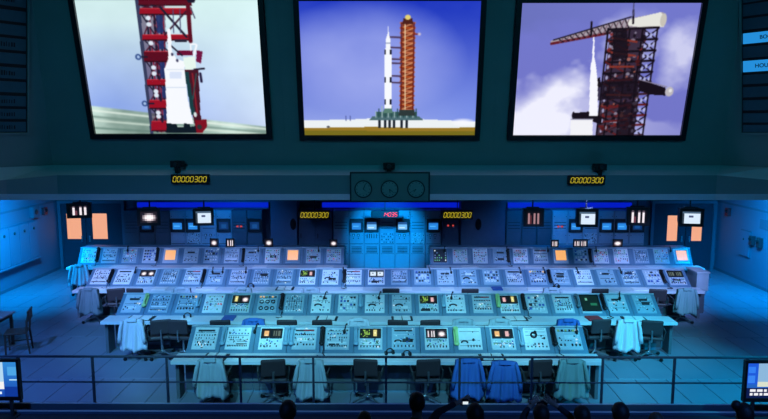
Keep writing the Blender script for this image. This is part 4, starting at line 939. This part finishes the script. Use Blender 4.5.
# hanging monitors
def hanging_monitor(label, px, py, w_px, h_px, yaw, kind):
    Y = 16.75; c = P(px, py, Y=Y); s = 17.0 / F; wd, ht = w_px * s, h_px * s
    t = thing('hanging_monitor', label, 'monitor', c, R(yaw), 'monitors hung over the consoles'); e = wd * .13
    obj('housing', MB().frustum([(-wd/2, 0, -ht/2), (wd/2, 0, -ht/2), (wd/2, 0, ht/2), (-wd/2, 0, ht/2)], [(-wd*.36, .46, -ht*.30), (wd*.36, .46, -ht*.30), (wd*.36, .46, ht*.42), (-wd*.36, .46, ht*.42)]), M['black'], t)
    obj('bezel', MB().box(-wd/2, -wd/2+e, -.05, 0, -ht/2, ht/2).box(wd/2-e, wd/2, -.05, 0, -ht/2, ht/2).box(-wd/2+e, wd/2-e, -.05, 0, -ht/2, -ht/2+e).box(-wd/2+e, wd/2-e, -.05, 0, ht/2-e, ht/2), M['black'], t)
    screen_patch(wd - 2 * e, ht - 2 * e, kind, 0, t, (0, -.012, 0))
    top = ZS + .1 - c.z
    obj('bracket', MB().box(-wd * .3, wd * .3, .1, .16, ht * .42, ht * .56), M['dark'], t); obj('hanger_rod', MB().tube([(0, .13, ht * .5), (0, .13, top + .02)], .02, 8), M['dark'], t); obj('ceiling_plate', MB().box(-.08, .08, .05, .21, top, top + .02), M['dark'], t)
hanging_monitor('hanging black monitor in front of the left door', 79.5, 210.5, 23, 15, 14, 'rocket')
hanging_monitor('hanging black monitor with a bright round glow, right of the left door', 149, 217, 22, 17, 10, 'glow')
hanging_monitor('hanging black monitor with a white picture over the left racks', 203.5, 217, 20, 17, 8, 'white')
hanging_monitor('hanging black monitor with a dim striped picture over the right racks', 533.5, 217.5, 20, 18, 0, 'rocketdim')
hanging_monitor('hanging black monitor with a white picture over the right racks', 587, 218, 21, 18, -4, 'white')
hanging_monitor('hanging black monitor with white stripes left of the right door', 638, 216.5, 22, 18, -8, 'rocket')
hanging_monitor('hanging black monitor in front of the right door windows', 691, 217.5, 23, 18, -10, 'white')

# papers and binders on the desks
def papers(Rw, rowname, items):
    for i, (px, wd, ang, kind) in enumerate(items):
        p = desk_pt(Rw, px, .5); dp = min(.30, (Rw['ypb'] - Rw['yd'] - .08) * .85)
        if kind == 'p':
            t = obj('paper_stack', MB().box(-wd / 2, wd / 2, -dp / 2, dp / 2, 0, .012), M['paper'], None, p + Vector((0, 0, .001)), (0, 0, R(ang)))
            tag(t, 'white sheets of paper on the %s worktop, %s item from the left' % (rowname, ORD[i]), 'paper', 'papers on the worktops')
        else:
            lab = {'b': 'open black binder with white pages', 'u': 'closed dark blue binder', 'm': 'closed maroon folder'}[kind]
            t = thing('binder', '%s on the %s worktop, %s item from left' % (lab, rowname, ORD[i]), 'binder', p, R(ang), 'binders on the worktops')
            cv = M['black'] if kind == 'b' else (M['bluep'] if kind == 'u' else M['red'])
            obj('cover', MB().box(-wd / 2, wd / 2, -dp / 2, dp / 2, 0, .014 if kind == 'b' else .035), cv, t)
            if kind == 'b':
                for s in (-1, 1): obj('page_block', MB().box(min(s * .01, s * (wd / 2 - .05)), max(s * .01, s * (wd / 2 - .05)), -dp / 2 + .01, dp / 2 - .01, .014, .03), M['paper'], t)
papers(R1, 'front row', [(216, .42, -4, 'b'), (240, .2, 0, 'p'), (307, .30, 3, 'p'), (369, .30, -3, 'p'), (492, .45, 2, 'b'), (568, .32, -4, 'p')])
papers(R2, 'second row', [(141, .55, -3, 'b'), (187, .25, 3, 'p'), (229, .25, 0, 'u'), (286, .3, 0, 'p'), (327, .45, -2, 'b'), (402, .45, 2, 'b'), (515, .5, 3, 'b'), (594, .30, 6, 'm'), (634, .5, -4, 'b')])
papers(R3, 'third row', [(100, .4, 0, 'p'), (160, .35, 3, 'p'), (207, .5, 0, 'p'), (285, .45, 0, 'b'), (355, .4, 0, 'p'), (404, .4, 0, 'p'), (447, .35, 0, 'p'), (497, .25, 0, 'u'), (535, .4, 0, 'p'), (640, .4, 0, 'p')])
papers(R4, 'rear left', [(120, .5, 0, 'p'), (201, .5, 0, 'p'), (260, .4, 0, 'p'), (325, .5, 0, 'p')])
papers(R5, 'rear right', [(470, .5, 0, 'p'), (535, .6, 0, 'p'), (594, .4, 0, 'p'), (655, .5, 0, 'p')])
def headset(label, Rw, px, v=.5):
    p = desk_pt(Rw, px, v); t = thing('headset', label, 'headset', p, .4)
    obj('band', MB().tube([(.075 * math.cos(a * math.pi / 8), .02, .03 + .085 * math.sin(a * math.pi / 8)) for a in range(9)], .012, 6), M['black'], t)
    for s in (-1, 1): obj('ear_cup', MB().tube([(s * .085, .02, .04), (s * .05, .02, .04)], .04, 10), M['black'], t)
headset('black headset standing on the front console row desk right of centre', R1, 407, .55); headset('black headset standing on the front console row desk near the centre', R1, 390, .8)
headset('black headset on the third console row desk, left half', R3, 251, .7); headset('black headset on the third console row desk, right half', R3, 557, .7)
headset('black headset on the second console row desk near its left end', R2, 187.5, .55)

# ------------------------------------------------------------------ chairs and coats
def make_chair():
    t = link('swivel_chair', None)
    def cushion(nm, x, y, z, loc, rot=(0, 0, 0)): return obj(nm, MB().box(-x, x, -y, y, -z, z), M['vinyl'], t, loc, rot, bevel=.03)
    cushion('seat', .23, .22, .04, (0, .02, .46)); cushion('backrest', .21, .03, .16, (0, -.24, .72), (R(8), 0, 0))
    obj('back_support', MB().tube([(0, -.05, .41), (0, -.26, .42), (0, -.275, .55), (0, -.265, .66)], .018, 8), M['chrome'], t)
    obj('post', MB().tube([(0, 0, .10), (0, 0, .42)], [.03, .025], 10), M['chrome'], t)
    for k in range(4):
        a = math.pi / 4 + k * math.pi / 2; c, s = math.cos(a), math.sin(a)
        b = obj('base_leg', MB().tube([(0, 0, .13), (c * .16, s * .16, .105), (c * .30, s * .30, .075)], [.024, .02, .016], 8), M['chrome'], t)
        obj('caster', MB().tube([(c * .30 - s * .02, s * .30 + c * .02, .036), (c * .30 + s * .02, s * .30 - c * .02, .036)], .035, 10), M['black'], b)
    for s in (-1, 1): obj('armrest', MB().tube([(s * .24, -.18, .44), (s * .27, -.17, .63), (s * .27, .06, .64), (s * .25, .14, .46)], .014, 6), M['dark'], t)
    return t
chair0 = make_chair(); used = [False]
def chair(Rw, px, back, rz, label, group):
    y = Rw['yd'] - back + .24; x = px_x(px, y - .24, .8)
    o = chair0 if not used[0] else copy_tree(chair0); used[0] = True
    o.location = (x, y, 0); o.rotation_euler = (0, 0, rz); tag(o, label, 'chair', group); return o
def coat(ch, mkey, label, seed, length=.60, wide=.30, top=.93):
    g = random.Random(seed); nu, nv = 30, 16; m = MB(); vs = []
    ph = [g.uniform(0, 6.28) for _ in range(4)]
    def section(v):   # v 0 bottom of back side, up, over the top, v 1 lower end on the seat side
        return v
    for j in range(nv + 1):
        v = j / nv
        if v < .78: q = 1 - v / .78; z = top - length * q; side = -1       # outside sheet, q=1 at the hem
        else: q = (v - .78) / .22; z = top - .26 * q; side = 1
        for i in range(nu + 1):
            u = i / nu * 2 - 1
            shoulder = .205 + (wide - .205) * min(1, q * 1.25) if side < 0 else .205 + .02 * q
            x = u * shoulder
            fold = (.022 * math.sin(u * 9 + ph[0]) + .016 * math.sin(u * 17 + ph[1] + q * 2)) * min(1, q * 1.8)
            drop = -.022 * abs(u) ** 4 * (1 - q * .4) - (.03 * math.sin(u * 6 + ph[2]) * q if side < 0 else 0)
            y = (-.30 - .055 * q - .02 * (1 - u * u) * q + fold) if side < 0 else (-.195 + .02 * q)
            if side < 0: y += .10 * max(0, abs(u) - .72) / .28 * min(1, q * 2)
            y = y + (.035 if v > .70 and v < .78 else 0) * ((v - .70) / .08)
            vs.append((x, y, z + drop))
    fs = [(j * (nu + 1) + i, j * (nu + 1) + i + 1, (j + 1) * (nu + 1) + i + 1, (j + 1) * (nu + 1) + i) for j in range(nv) for i in range(nu)]
    m.add(vs, fs); t = thing('coat', label, 'coat', ch.location, ch.rotation_euler.z, 'coats hung on chairs')
    o = obj('body', m, M[mkey], t, smooth=True); so = o.modifiers.new('thickness', 'SOLIDIFY'); so.thickness = .012; so.offset = 0
    for s in (-1, 1):
        pts = [(s * .185, -.325, top - .04), (s * .225, -.335, top - .20), (s * (wide * .85), -.345, top - .38), (s * (wide * .90), -.345, top - .50)]
        obj('sleeve', MB().tube(pts, [.025, .035, .038, .036], 10), M[mkey], t, smooth=True)
    obj('collar', MB().prism_x([(-.322, top - .07), (-.345, top - .06), (-.325, top + .004), (-.30, top + .008)], -.10, .10), M[mkey], t, bevel=.006)
    return t
g1, g2, g3 = 'chairs at the front row', 'chairs at the second row', 'chairs at the third row'
plan1 = [(211, .30, 0, 'coatgrey', 'pale grey coat on the leftmost chair of the front row'), (271, .26, .15, None, ''), (311.5, .34, -.05, 'coatgrey', 'pale grey coat on a chair left of centre in the front row'), (367, .24, -.1, None, ''), (427, .24, .1, None, ''), (467, .30, .06, 'coatblue', 'bright blue coat, left of the blue pair on the front row chairs'), (505, .40, -.05, 'coatblue', 'bright blue coat, right of the blue pair on the front row chairs'), (539, .25, .1, None, ''), (571.5, .32, 0, 'coatteal', 'teal green coat on the rightmost chair of the front row')]
for i, (px, bk, rz, ck, lab) in enumerate(plan1):
    c = chair(R1, px, bk, rz, 'dark swivel chair %sat the front console row, %s from the left' % ('under a coat ' if ck else '', ORD[i]), g1)
    if ck: coat(c, ck, lab, 10 + i, .68, .30)
plan2 = [(133, .34, 0, 'coatwhite', 'white coat on the leftmost chair of the second row'), (157, .30, .3, None, ''), (179, .30, -.1, None, ''), (219, .30, .1, None, ''), (254, .30, 0, 'coatblue', 'blue coat over a second row chair, left of centre, mostly hidden by consoles'), (287, .28, 0, None, ''), (321, .28, .1, None, ''), (358.5, .28, 0, 'coatwhite', 'white coat top showing over the front consoles near the centre'), (399, .28, -.1, None, ''), (429, .28, .1, None, ''), (463, .30, 0, 'coatgrey', 'pale coat top over the front consoles, left of a pale pair'), (499.5, .30, 0, 'coatgrey', 'pale coat top over the front consoles, right of a pale pair'), (567.5, .30, 0, 'coatblue', 'blue coat over a second row chair near the right end of the front consoles'), (600, .22, .1, None, ''), (627.5, .32, 0, 'coatwhite', 'white coat on a chair near the right end of the second row'), (655.5, .30, -.25, None, '')]
for i, (px, bk, rz, ck, lab) in enumerate(plan2):
    c = chair(R2, px, bk, rz, 'dark swivel chair %sat the second console row, %s from the left' % ('under a coat ' if ck else '', ORD[i]), g2)
    if ck: coat(c, ck, lab, 40 + i, .66, .29)
plan3 = [(89.5, .40, 0, 'coatdark', 'dark grey coat on the leftmost chair of the third row'), (113, .30, .3, None, ''), (135, .28, 0, None, ''), (182, .3, 0, 'coatgrey', 'pale coat top, leftmost showing over the second console row'), (243, .3, 0, 'coatgrey', 'pale coat top, second from left showing over the second console row'), (311, .3, 0, 'coatgrey', 'pale coat top, third from left showing over the second console row'), (391, .26, 0, None, ''), (470, .26, 0, None, ''), (552, .3, 0, 'coatgrey', 'pale coat top, rightmost showing over the second console row'), (600, .26, 0, None, ''), (660, .30, -.2, None, ''), (686, .34, 0, 'coatteal', 'teal coat on the rightmost chair of the third row')]
for i, (px, bk, rz, ck, lab) in enumerate(plan3):
    c = chair(R3, px, bk, rz, 'dark swivel chair %sat the third console row, %s from the left' % ('under a coat ' if ck else '', ORD[i]), g3)
    if ck: coat(c, ck, lab, 70 + i, .64, .29)
c = chair(R4, 77, .35, .25, 'dark swivel chair under a white coat at the left end of the rear row', 'chairs at the rear row'); coat(c, 'coatwhite', 'white coat on a chair at the left end of the rear console row', 99, .60, .30)

# wooden chair and table at the left
p = P(13, 356, z=0); fl = P(27, 350, z=0)
t = thing('wooden_chair', 'dark wooden chair beside the table at the left edge', 'chair', (P(19, 352, z=0).x, P(19, 352, z=0).y, 0), R(110))
for sx in (-.19, .19):
    obj('leg', MB().tube([(sx, .20, .45), (sx, .21, 0)], [.022, .018], 8), M['wood'], t)
    obj('back_leg', MB().tube([(sx, -.24, 0), (sx, -.20, .45), (sx, -.22, .70), (sx, -.27, .93)], [.018, .022, .020, .016], 8), M['wood'], t)
    obj('stretcher', MB().tube([(sx, .205, .2), (sx, -.22, .2)], .011, 6), M['wood'], t)
obj('seat', MB().box(-.21, .21, -.21, .23, .44, .48), M['wood'], t, bevel=.015)
obj('top_rail', MB().box(-.20, .20, -.275, -.235, .70, .92), M['wood'], t, bevel=.01); obj('stretcher', MB().tube([(-.19, .207, .25), (.19, .207, .25)], .011, 6), M['wood'], t)
q = P(10, 314, z=.74)
t = thing('table', 'dark-legged grey table cut off by the left edge', 'table', (q.x - .45, q.y - .15, 0))
obj('table_top', MB().box(-.7, .45, -.38, .38, .71, .74), M['tabletop'], t, bevel=.005)
obj('apron', MB().box(-.64, .39, -.33, .33, .63, .71), M['wood'], t)
for sx in (-.62, .37):
    for sy in (-.31, .31): obj('leg', MB().box(sx - .025, sx + .025, sy - .025, sy + .025, 0, .63), M['wood'], t)

# ------------------------------------------------------------------ audience platform, railing, displays
struct('floor_audience', MB().box(-XW - .2, XW + .2, -3.0, Y_PLAT, 0, Z_PLAT), M['platform'])
YRL = 9.25
kz = P(387, 411.5, Y=YRL - .18).z
struct('trim_5', MB().box(-XW, XW, YRL - .18, YRL - .10, Z_PLAT, kz - .012), M['navy'])
t = thing('guard_railing', 'dark steel guard railing across the front of the console floor', 'railing', (0, YRL, Z_PLAT))
zt = P(387, 357, Y=YRL).z - Z_PLAT; zm = P(387, 382.5, Y=YRL).z - Z_PLAT; z3, z4 = P(387, 403.2, Y=YRL).z - Z_PLAT, P(387, 409, Y=YRL).z - Z_PLAT
posts = [-52, 19.5, 93.5, 167.5, 240.5, 313.5, 386, 459.5, 531.5, 602, 673.5, 745.5, 818]
XP = [px_x(x, YRL, 1.0) for x in posts]
for x in XP:
    po = obj('post', MB().box(x - .016, x + .016, -.016, .016, 0.01, zt), M['rail'], t)
    obj('base_plate', MB().box(x - .06, x + .06, -.05, .05, 0, .012), M['rail'], po)
obj('top_rail', MB().tube([(XP[0], 0, zt), (XP[-1], 0, zt)], .018, 10), M['rail'], t)
obj('middle_rail', MB().tube([(XP[0], -.0, zm), (XP[-1], -.0, zm)], .013, 8), M['rail'], t)
obj('bottom_board', MB().box(XP[0], XP[-1], -.045, -.02, z4, z3), M['rackdark'], t)
obj('cap_strip', MB().box(XP[0], XP[-1], -.045, -.02, z3, z3 + .01), M['ledge'], t)
struct('trim_6', MB().box(-XW, XW, YRL - .185, YRL - .155, kz - .012, kz), M['ledge'])

def tv_image(side):
    h, wd = 28, 50; im = canvas(h, wd, (.20, .55, .85), (.10, .30, .70))
    if side < 0:
        poly(im, [(.55, .0), (.80, 0), (.80, .62), (.55, .62)], (.70, .85, .95)); poly(im, [(.55, .62), (.80, .58), (.80, .78), (.55, .78)], (.95, .95, .95)); poly(im, [(.4, .85), (.77, .85), (.77, .93), (.4, .93)], (.9, .95, 1.0))
        poly(im, [(.86, .15), (1, .15), (1, .4), (.86, .4)], (.30, .65, .90)); poly(im, [(.88, .5), (1, .5), (1, .53), (.88, .53)], (.7, .9, 1)); poly(im, [(.8, .7), (1, .7), (1, 1), (.8, 1)], (.06, .22, .60))
    else:
        poly(im, [(.0, .0), (.16, 0), (.16, .62), (.0, .62)], (.12, .35, .85)); poly(im, [(.03, .1), (.13, .1), (.13, .3), (.03, .3)], (.2, .5, .95)); poly(im, [(.03, .36), (.13, .36), (.13, .56), (.03, .56)], (.22, .52, .95))
        poly(im, [(.17, .0), (.8, 0), (.8, .62), (.17, .62)], (.55, .72, .86)); poly(im, [(.17, .55), (.8, .50), (.8, .68), (.17, .68)], (.85, .88, .80)); poly(im, [(.0, .72), (1, .72), (1, 1), (0, 1)], (.05, .10, .30))
        g = random.Random(2)
        for r_ in range(2):
            x = .07
            while x < .9: q = .03 + g.random() * .05; poly(im, [(x, .75 + r_ * .11), (x + q, .75 + r_ * .11), (x + q, .82 + r_ * .11), (x, .82 + r_ * .11)], (.95, .95, .97)); x += q + .02
    return np.clip(im, 0, 1)
for s, ex, lab in ((-1, 20.5, 'flat caption display on a stand at the lower left edge'), (1, 743.5, 'flat caption display on a stand at the lower right edge')):
    Y = YRL - .30; z0, z1 = P(387, 400.5, Y=Y).z, P(387, 359.8, Y=Y).z; xe = px_x(ex, Y, 1.1); ht = z1 - z0; wd = ht * 1.75
    t = thing('caption_display', lab, 'display', (xe - s * -wd / 2, Y, Z_PLAT), 0, 'caption displays'); zz = z0 - Z_PLAT; e = .035
    obj('frame', MB().box(-wd/2, -wd/2+e, -.03, .04, zz, zz+ht).box(wd/2-e, wd/2, -.03, .04, zz, zz+ht).box(-wd/2+e, wd/2-e, -.03, .04, zz, zz+e+.02).box(-wd/2+e, wd/2-e, -.03, .04, zz+ht-e, zz+ht).box(-wd/2+e, wd/2-e, .0, .04, zz+e, zz+ht-e), M['black'], t)
    color_grid('screen', tv_image(s), lambda u, v: (-wd/2 + e + (wd - 2*e) * u, -.012, zz + e + .02 + (ht - 2*e - .02) * v), MATS['small_screen'], t)
    for sx in (-.35, .35): obj('stand_leg', MB().box(sx * wd - .02, sx * wd + .02, -.005, .035, 0.015, zz), M['dark'], t)
    obj('stand_foot', MB().box(-wd * .42, wd * .42, -.12, .10, 0, .015), M['dark'], t)

# ------------------------------------------------------------------ the audience: people seen from behind
def skin_mesh(name, joints, edges, m, parent, sub=2):
    names = list(joints); me = bpy.data.meshes.new(name)
    me.from_pydata([joints[k][0] for k in names], [(names.index(a), names.index(b)) for a, b in edges], []); me.materials.append(m)
    o = link(name, me, parent); o.modifiers.new('skin', 'SKIN')
    sv = me.skin_vertices[0].data
    for i, k in enumerate(names):
        r = joints[k][1]; sv[i].radius = r if isinstance(r, tuple) else (r, r); sv[i].use_root = (i == 0)
    sd = o.modifiers.new('smooth', 'SUBSURF'); sd.levels = sub; sd.render_levels = sub
    return o
def fingers(J, E, hand, wrist, s, curl=.35):
    """palm and five fingers continuing from wrist -> hand direction"""
    w_, h_ = Vector(J[wrist][0]), Vector(J[hand][0]); d = (h_ - w_).normalized()
    side = d.cross(Vector((0, 1, 0)));
    if side.length < .1: side = Vector((1, 0, 0))
    side.normalize(); nn = side.cross(d).normalized()
    for k, (o, ln) in enumerate(((-.033, .075), (-.011, .085), (.011, .080), (.033, .062))):
        b = h_ + side * o + d * .035; k1 = '%s_f%d' % (hand, k); J[k1 + 'a'] = (b, .0095); E.append((hand, k1 + 'a'))
        J[k1 + 'b'] = (b + d * ln * .5 + nn * curl * .02, .0088); J[k1 + 'c'] = (b + d * ln * .85 + nn * curl * .07, .0075); E += [(k1 + 'a', k1 + 'b'), (k1 + 'b', k1 + 'c')]
    tb = w_ + (h_ - w_) * .45 - side * s * .035; J[hand + '_ta'] = (tb, .012); J[hand + '_tb'] = (tb - side * s * .03 + d * .04 + nn * .02, .010); E += [(hand, hand + '_ta'), (hand + '_ta', hand + '_tb')]
def person(label, px, py, Yh, shirt='cloth1', hair='hair', style='short', scale=1.0, arms=None, turn=0.0, hold=None):
    """seated on the bench, head centre at the given pixel; local frame: facing +y, origin on the seat under the pelvis"""
    hc = P(px, py, Y=Yh); seat = ZSEAT; scale = (hc.z - ZSEAT) / .79
    t = thing('person', label, 'person', (hc.x, hc.y - .04, seat - .10), R(turn), 'audience at the railing')
    S = scale; V = lambda x, y, z: Vector((x * S, y * S, z * S + .10))
    J = {'pelvis': (V(0, 0, .09), (.15 * S, .11 * S)), 'waist': (V(0, .0, .25), (.135 * S, .10 * S)), 'chest': (V(0, .01, .43), (.145 * S, .105 * S)), 'collar': (V(0, .01, .55), (.085 * S, .065 * S)), 'neck': (V(0, .02, .62), .055 * S), 'skull_base': (V(0, .035, .70), (.066 * S, .075 * S)), 'skull': (V(0, .04, .79), (.078 * S, .095 * S)), 'crown': (V(0, .035, .86), (.055 * S, .07 * S)),
         'nose': (V(0, .148, .765), .012 * S)}
    E = [('pelvis', 'waist'), ('waist', 'chest'), ('chest', 'collar'), ('collar', 'neck'), ('neck', 'skull_base'), ('skull_base', 'skull'), ('skull', 'crown'), ('skull', 'nose')]
    for s, n in ((-1, 'l'), (1, 'r')):
        A = (arms or {}).get(n)
        J['shoulder' + n] = (V(s * .15, .01, .52), .060 * S)
        if A: el, wr, ha = [Vector(a) for a in A]
        else: el, wr, ha = V(s * .168, .02, .26), V(s * .13, .22, .16), V(s * .10, .29, .15)
        J['elbow' + n] = (el, .042 * S); J['wrist' + n] = (wr, .028 * S); J['hand' + n] = (ha, (.036 * S, .022 * S))
        J['hip' + n] = (V(s * .10, .04, .06), .085 * S); J['knee' + n] = (V(s * .13, .46, .06), .06 * S); J['ankle' + n] = (V(s * .13, .44, -.38), .042 * S); J['toe' + n] = (V(s * .14, .58, -.43), .035 * S)
        J['ear' + n] = (V(s * .088, .03, .77), .014 * S)
        E += [('chest', 'shoulder' + n), ('shoulder' + n, 'elbow' + n), ('elbow' + n, 'wrist' + n), ('wrist' + n, 'hand' + n), ('pelvis', 'hip' + n), ('hip' + n, 'knee' + n), ('knee' + n, 'ankle' + n), ('ankle' + n, 'toe' + n), ('skull', 'ear' + n)]
        fingers(J, E, 'hand' + n, 'wrist' + n, s)
    skin_mesh('body', J, E, M['skin'], t)
    grow = 1.13
    K = ['pelvis', 'waist', 'chest', 'collar'] + [a + n for n in 'lr' for a in ('shoulder', 'elbow', 'wrist')]
    JS = {k: (J[k][0], tuple(r * grow for r in J[k][1]) if isinstance(J[k][1], tuple) else J[k][1] * grow) for k in K}
    skin_mesh('shirt', JS, [e for e in E if e[0] in K and e[1] in K], M[shirt], t)
    K = ['pelvis'] + [a + n for n in 'lr' for a in ('hip', 'knee', 'ankle')]
    JS = {k: (J[k][0], tuple(r * 1.1 for r in J[k][1]) if isinstance(J[k][1], tuple) else J[k][1] * 1.1) for k in K}
    skin_mesh('trousers', JS, [e for e in E if e[0] in K and e[1] in K], M['trouser'], t)
    hm = MB(); hx, hy, hz = J['skull'][0]
    n = 22; vs = []; fs = []; kk = 14
    for i in range(kk + 1):
        th_ = math.pi * i / kk
        for j in range(n):
            a = 2 * math.pi * j / n; front = math.sin(a)
            stop = math.pi * (.36 if front > .5 else (.48 if front > 0 else (.66 if style != 'long' else .72)))
            tt = th_ / math.pi * stop; wob = 1 + .03 * math.sin(5 * a + i)
            vs.append((hx + .094 * S * math.sin(tt) * math.cos(a) * wob, hy - .006 + .112 * S * math.sin(tt) * math.sin(a) * wob, hz + .118 * S * math.cos(tt)))
    for i in range(kk):
        for j in range(n): fs.append((i * n + j, (i + 1) * n + j, (i + 1) * n + (j + 1) % n, i * n + (j + 1) % n))
    hm.add(vs, fs)
    if style == 'long': hm.frustum([(hx - .09*S, hy - .10*S, hz - .26*S), (hx + .09*S, hy - .10*S, hz - .26*S), (hx + .09*S, hy - .03*S, hz - .26*S), (hx - .09*S, hy - .03*S, hz - .26*S)], [(hx - .085*S, hy - .10*S, hz), (hx + .085*S, hy - .10*S, hz), (hx + .085*S, hy, hz), (hx - .085*S, hy, hz)])
    ho = obj('hair', hm, M[hair], t, smooth=True); so = ho.modifiers.new('thickness', 'SOLIDIFY'); so.thickness = .012 * S
    if style == 'bun': obj('hair_bun', MB().ell((hx - .10 * S, hy - .02, hz + .10 * S), (.055 * S, .05 * S, .055 * S), 14), M[hair], t, smooth=True)
    return t
Yp = 6.75
ZSEAT = P(560, 412.5, Y=Yp).z - .79
people = [
    ('person with short dark hair, leftmost of the audience', 288, 410.5, Yp, 'cloth1', 'hair', 'short', 1.0, None),
    ('person with brown hair low at the frame bottom, second from the left', 364.5, 420, Yp, 'cloth3', 'hairbrown', 'short', .95, None),
    ('person with brown hair low at the frame bottom, second from the right', 656, 421, Yp, 'cloth3', 'hairbrown', 'short', .95, None),
    ('person with dark hair beside the person raising a camera', 582, 415, Yp, 'cloth2', 'hair', 'short', .95, None),
    ('person with dark hair before the right floor tiles, third from the right', 620, 412.5, Yp, 'cloth1', 'hair', 'short', 1.05, None),
    ('person with dark hair just right of the raised phone', 475, 414, Yp - .1, 'cloth1', 'hair', 'long', 1.0, None),
    ('person with a hair bun, rightmost of the audience', 744, 413, Yp, 'cloth1', 'hair', 'bun', 1.05, None)]
for lab, px, py, Yh, sh, hr, st, sc, ar in people: person(lab, px, py, Yh, sh, hr, st, sc, ar)
# person reaching a phone up to the right
lab = 'person reaching a lit phone up to the right'
hc = P(417, 402, Y=Yp + .25); org = Vector((hc.x, hc.y - .04, ZSEAT - .10))
hand = P(464, 400, Y=Yp + .55) - org; wr = P(456, 403.5, Y=Yp + .50) - org; el = P(437, 412.5, Y=Yp + .33) - org
person(lab, 417, 402, Yp + .25, 'cloth1', 'hair', 'short', 1.0, {'r': (el, wr, hand)})
ph = P(465.5, 403, Y=Yp + .50); t = thing('mobile_phone', 'mobile phone with a lit screen held up by a reaching hand', 'phone', ph, 0)
obj('case', MB().box(-.036, .036, 0, .009, -.02, .05), M['black'], t, bevel=.003); obj('screen', MB().box(-.032, .032, -.002, 0, -.016, .018), M['glowwhite'], t)
# person with both hands raised around a camera
lab = 'person raising a camera with both hands, arms in an arch'
hc = P(541, 414, Y=Yp); org = Vector((hc.x, hc.y - .04, ZSEAT - .10))
f_ = lambda px, py, dy: P(px, py, Y=Yp + dy) - org
person(lab, 541, 414, Yp, 'cloth1', 'hair', 'short', 1.0, {'l': (f_(522, 419, .12), f_(529, 407, .26), f_(533, 402.5, .28)), 'r': (f_(573, 418, .12), f_(557, 406, .26), f_(551, 402, .28))})
cp = P(542, 404.5, Y=Yp + .33); t = thing('photo_camera', 'small dark camera held up between two hands', 'camera', cp)
obj('body', MB().box(-.062, .062, -.018, .018, -.04, .04), M['black'], t, bevel=.006); obj('lens', MB().tube([(0, .018, 0), (0, .06, 0)], .028, 14), M['dark'], t); obj('viewfinder', MB().box(-.02, .02, -.02, .015, .04, .055), M['black'], t)

# bench the audience sits on
zseat = ZSEAT - .03
t = thing('bench', 'long dark audience bench at the bottom of the frame', 'bench', (0, Yp - .05, Z_PLAT))
hs = zseat - Z_PLAT
obj('seat', MB().box(-5.5, 5.5, -.25, .22, hs - .07, hs), M['platform'], t)
obj('support', MB().box(-5.4, 5.4, -.18, .12, 0, hs - .07), M['dark'], t)
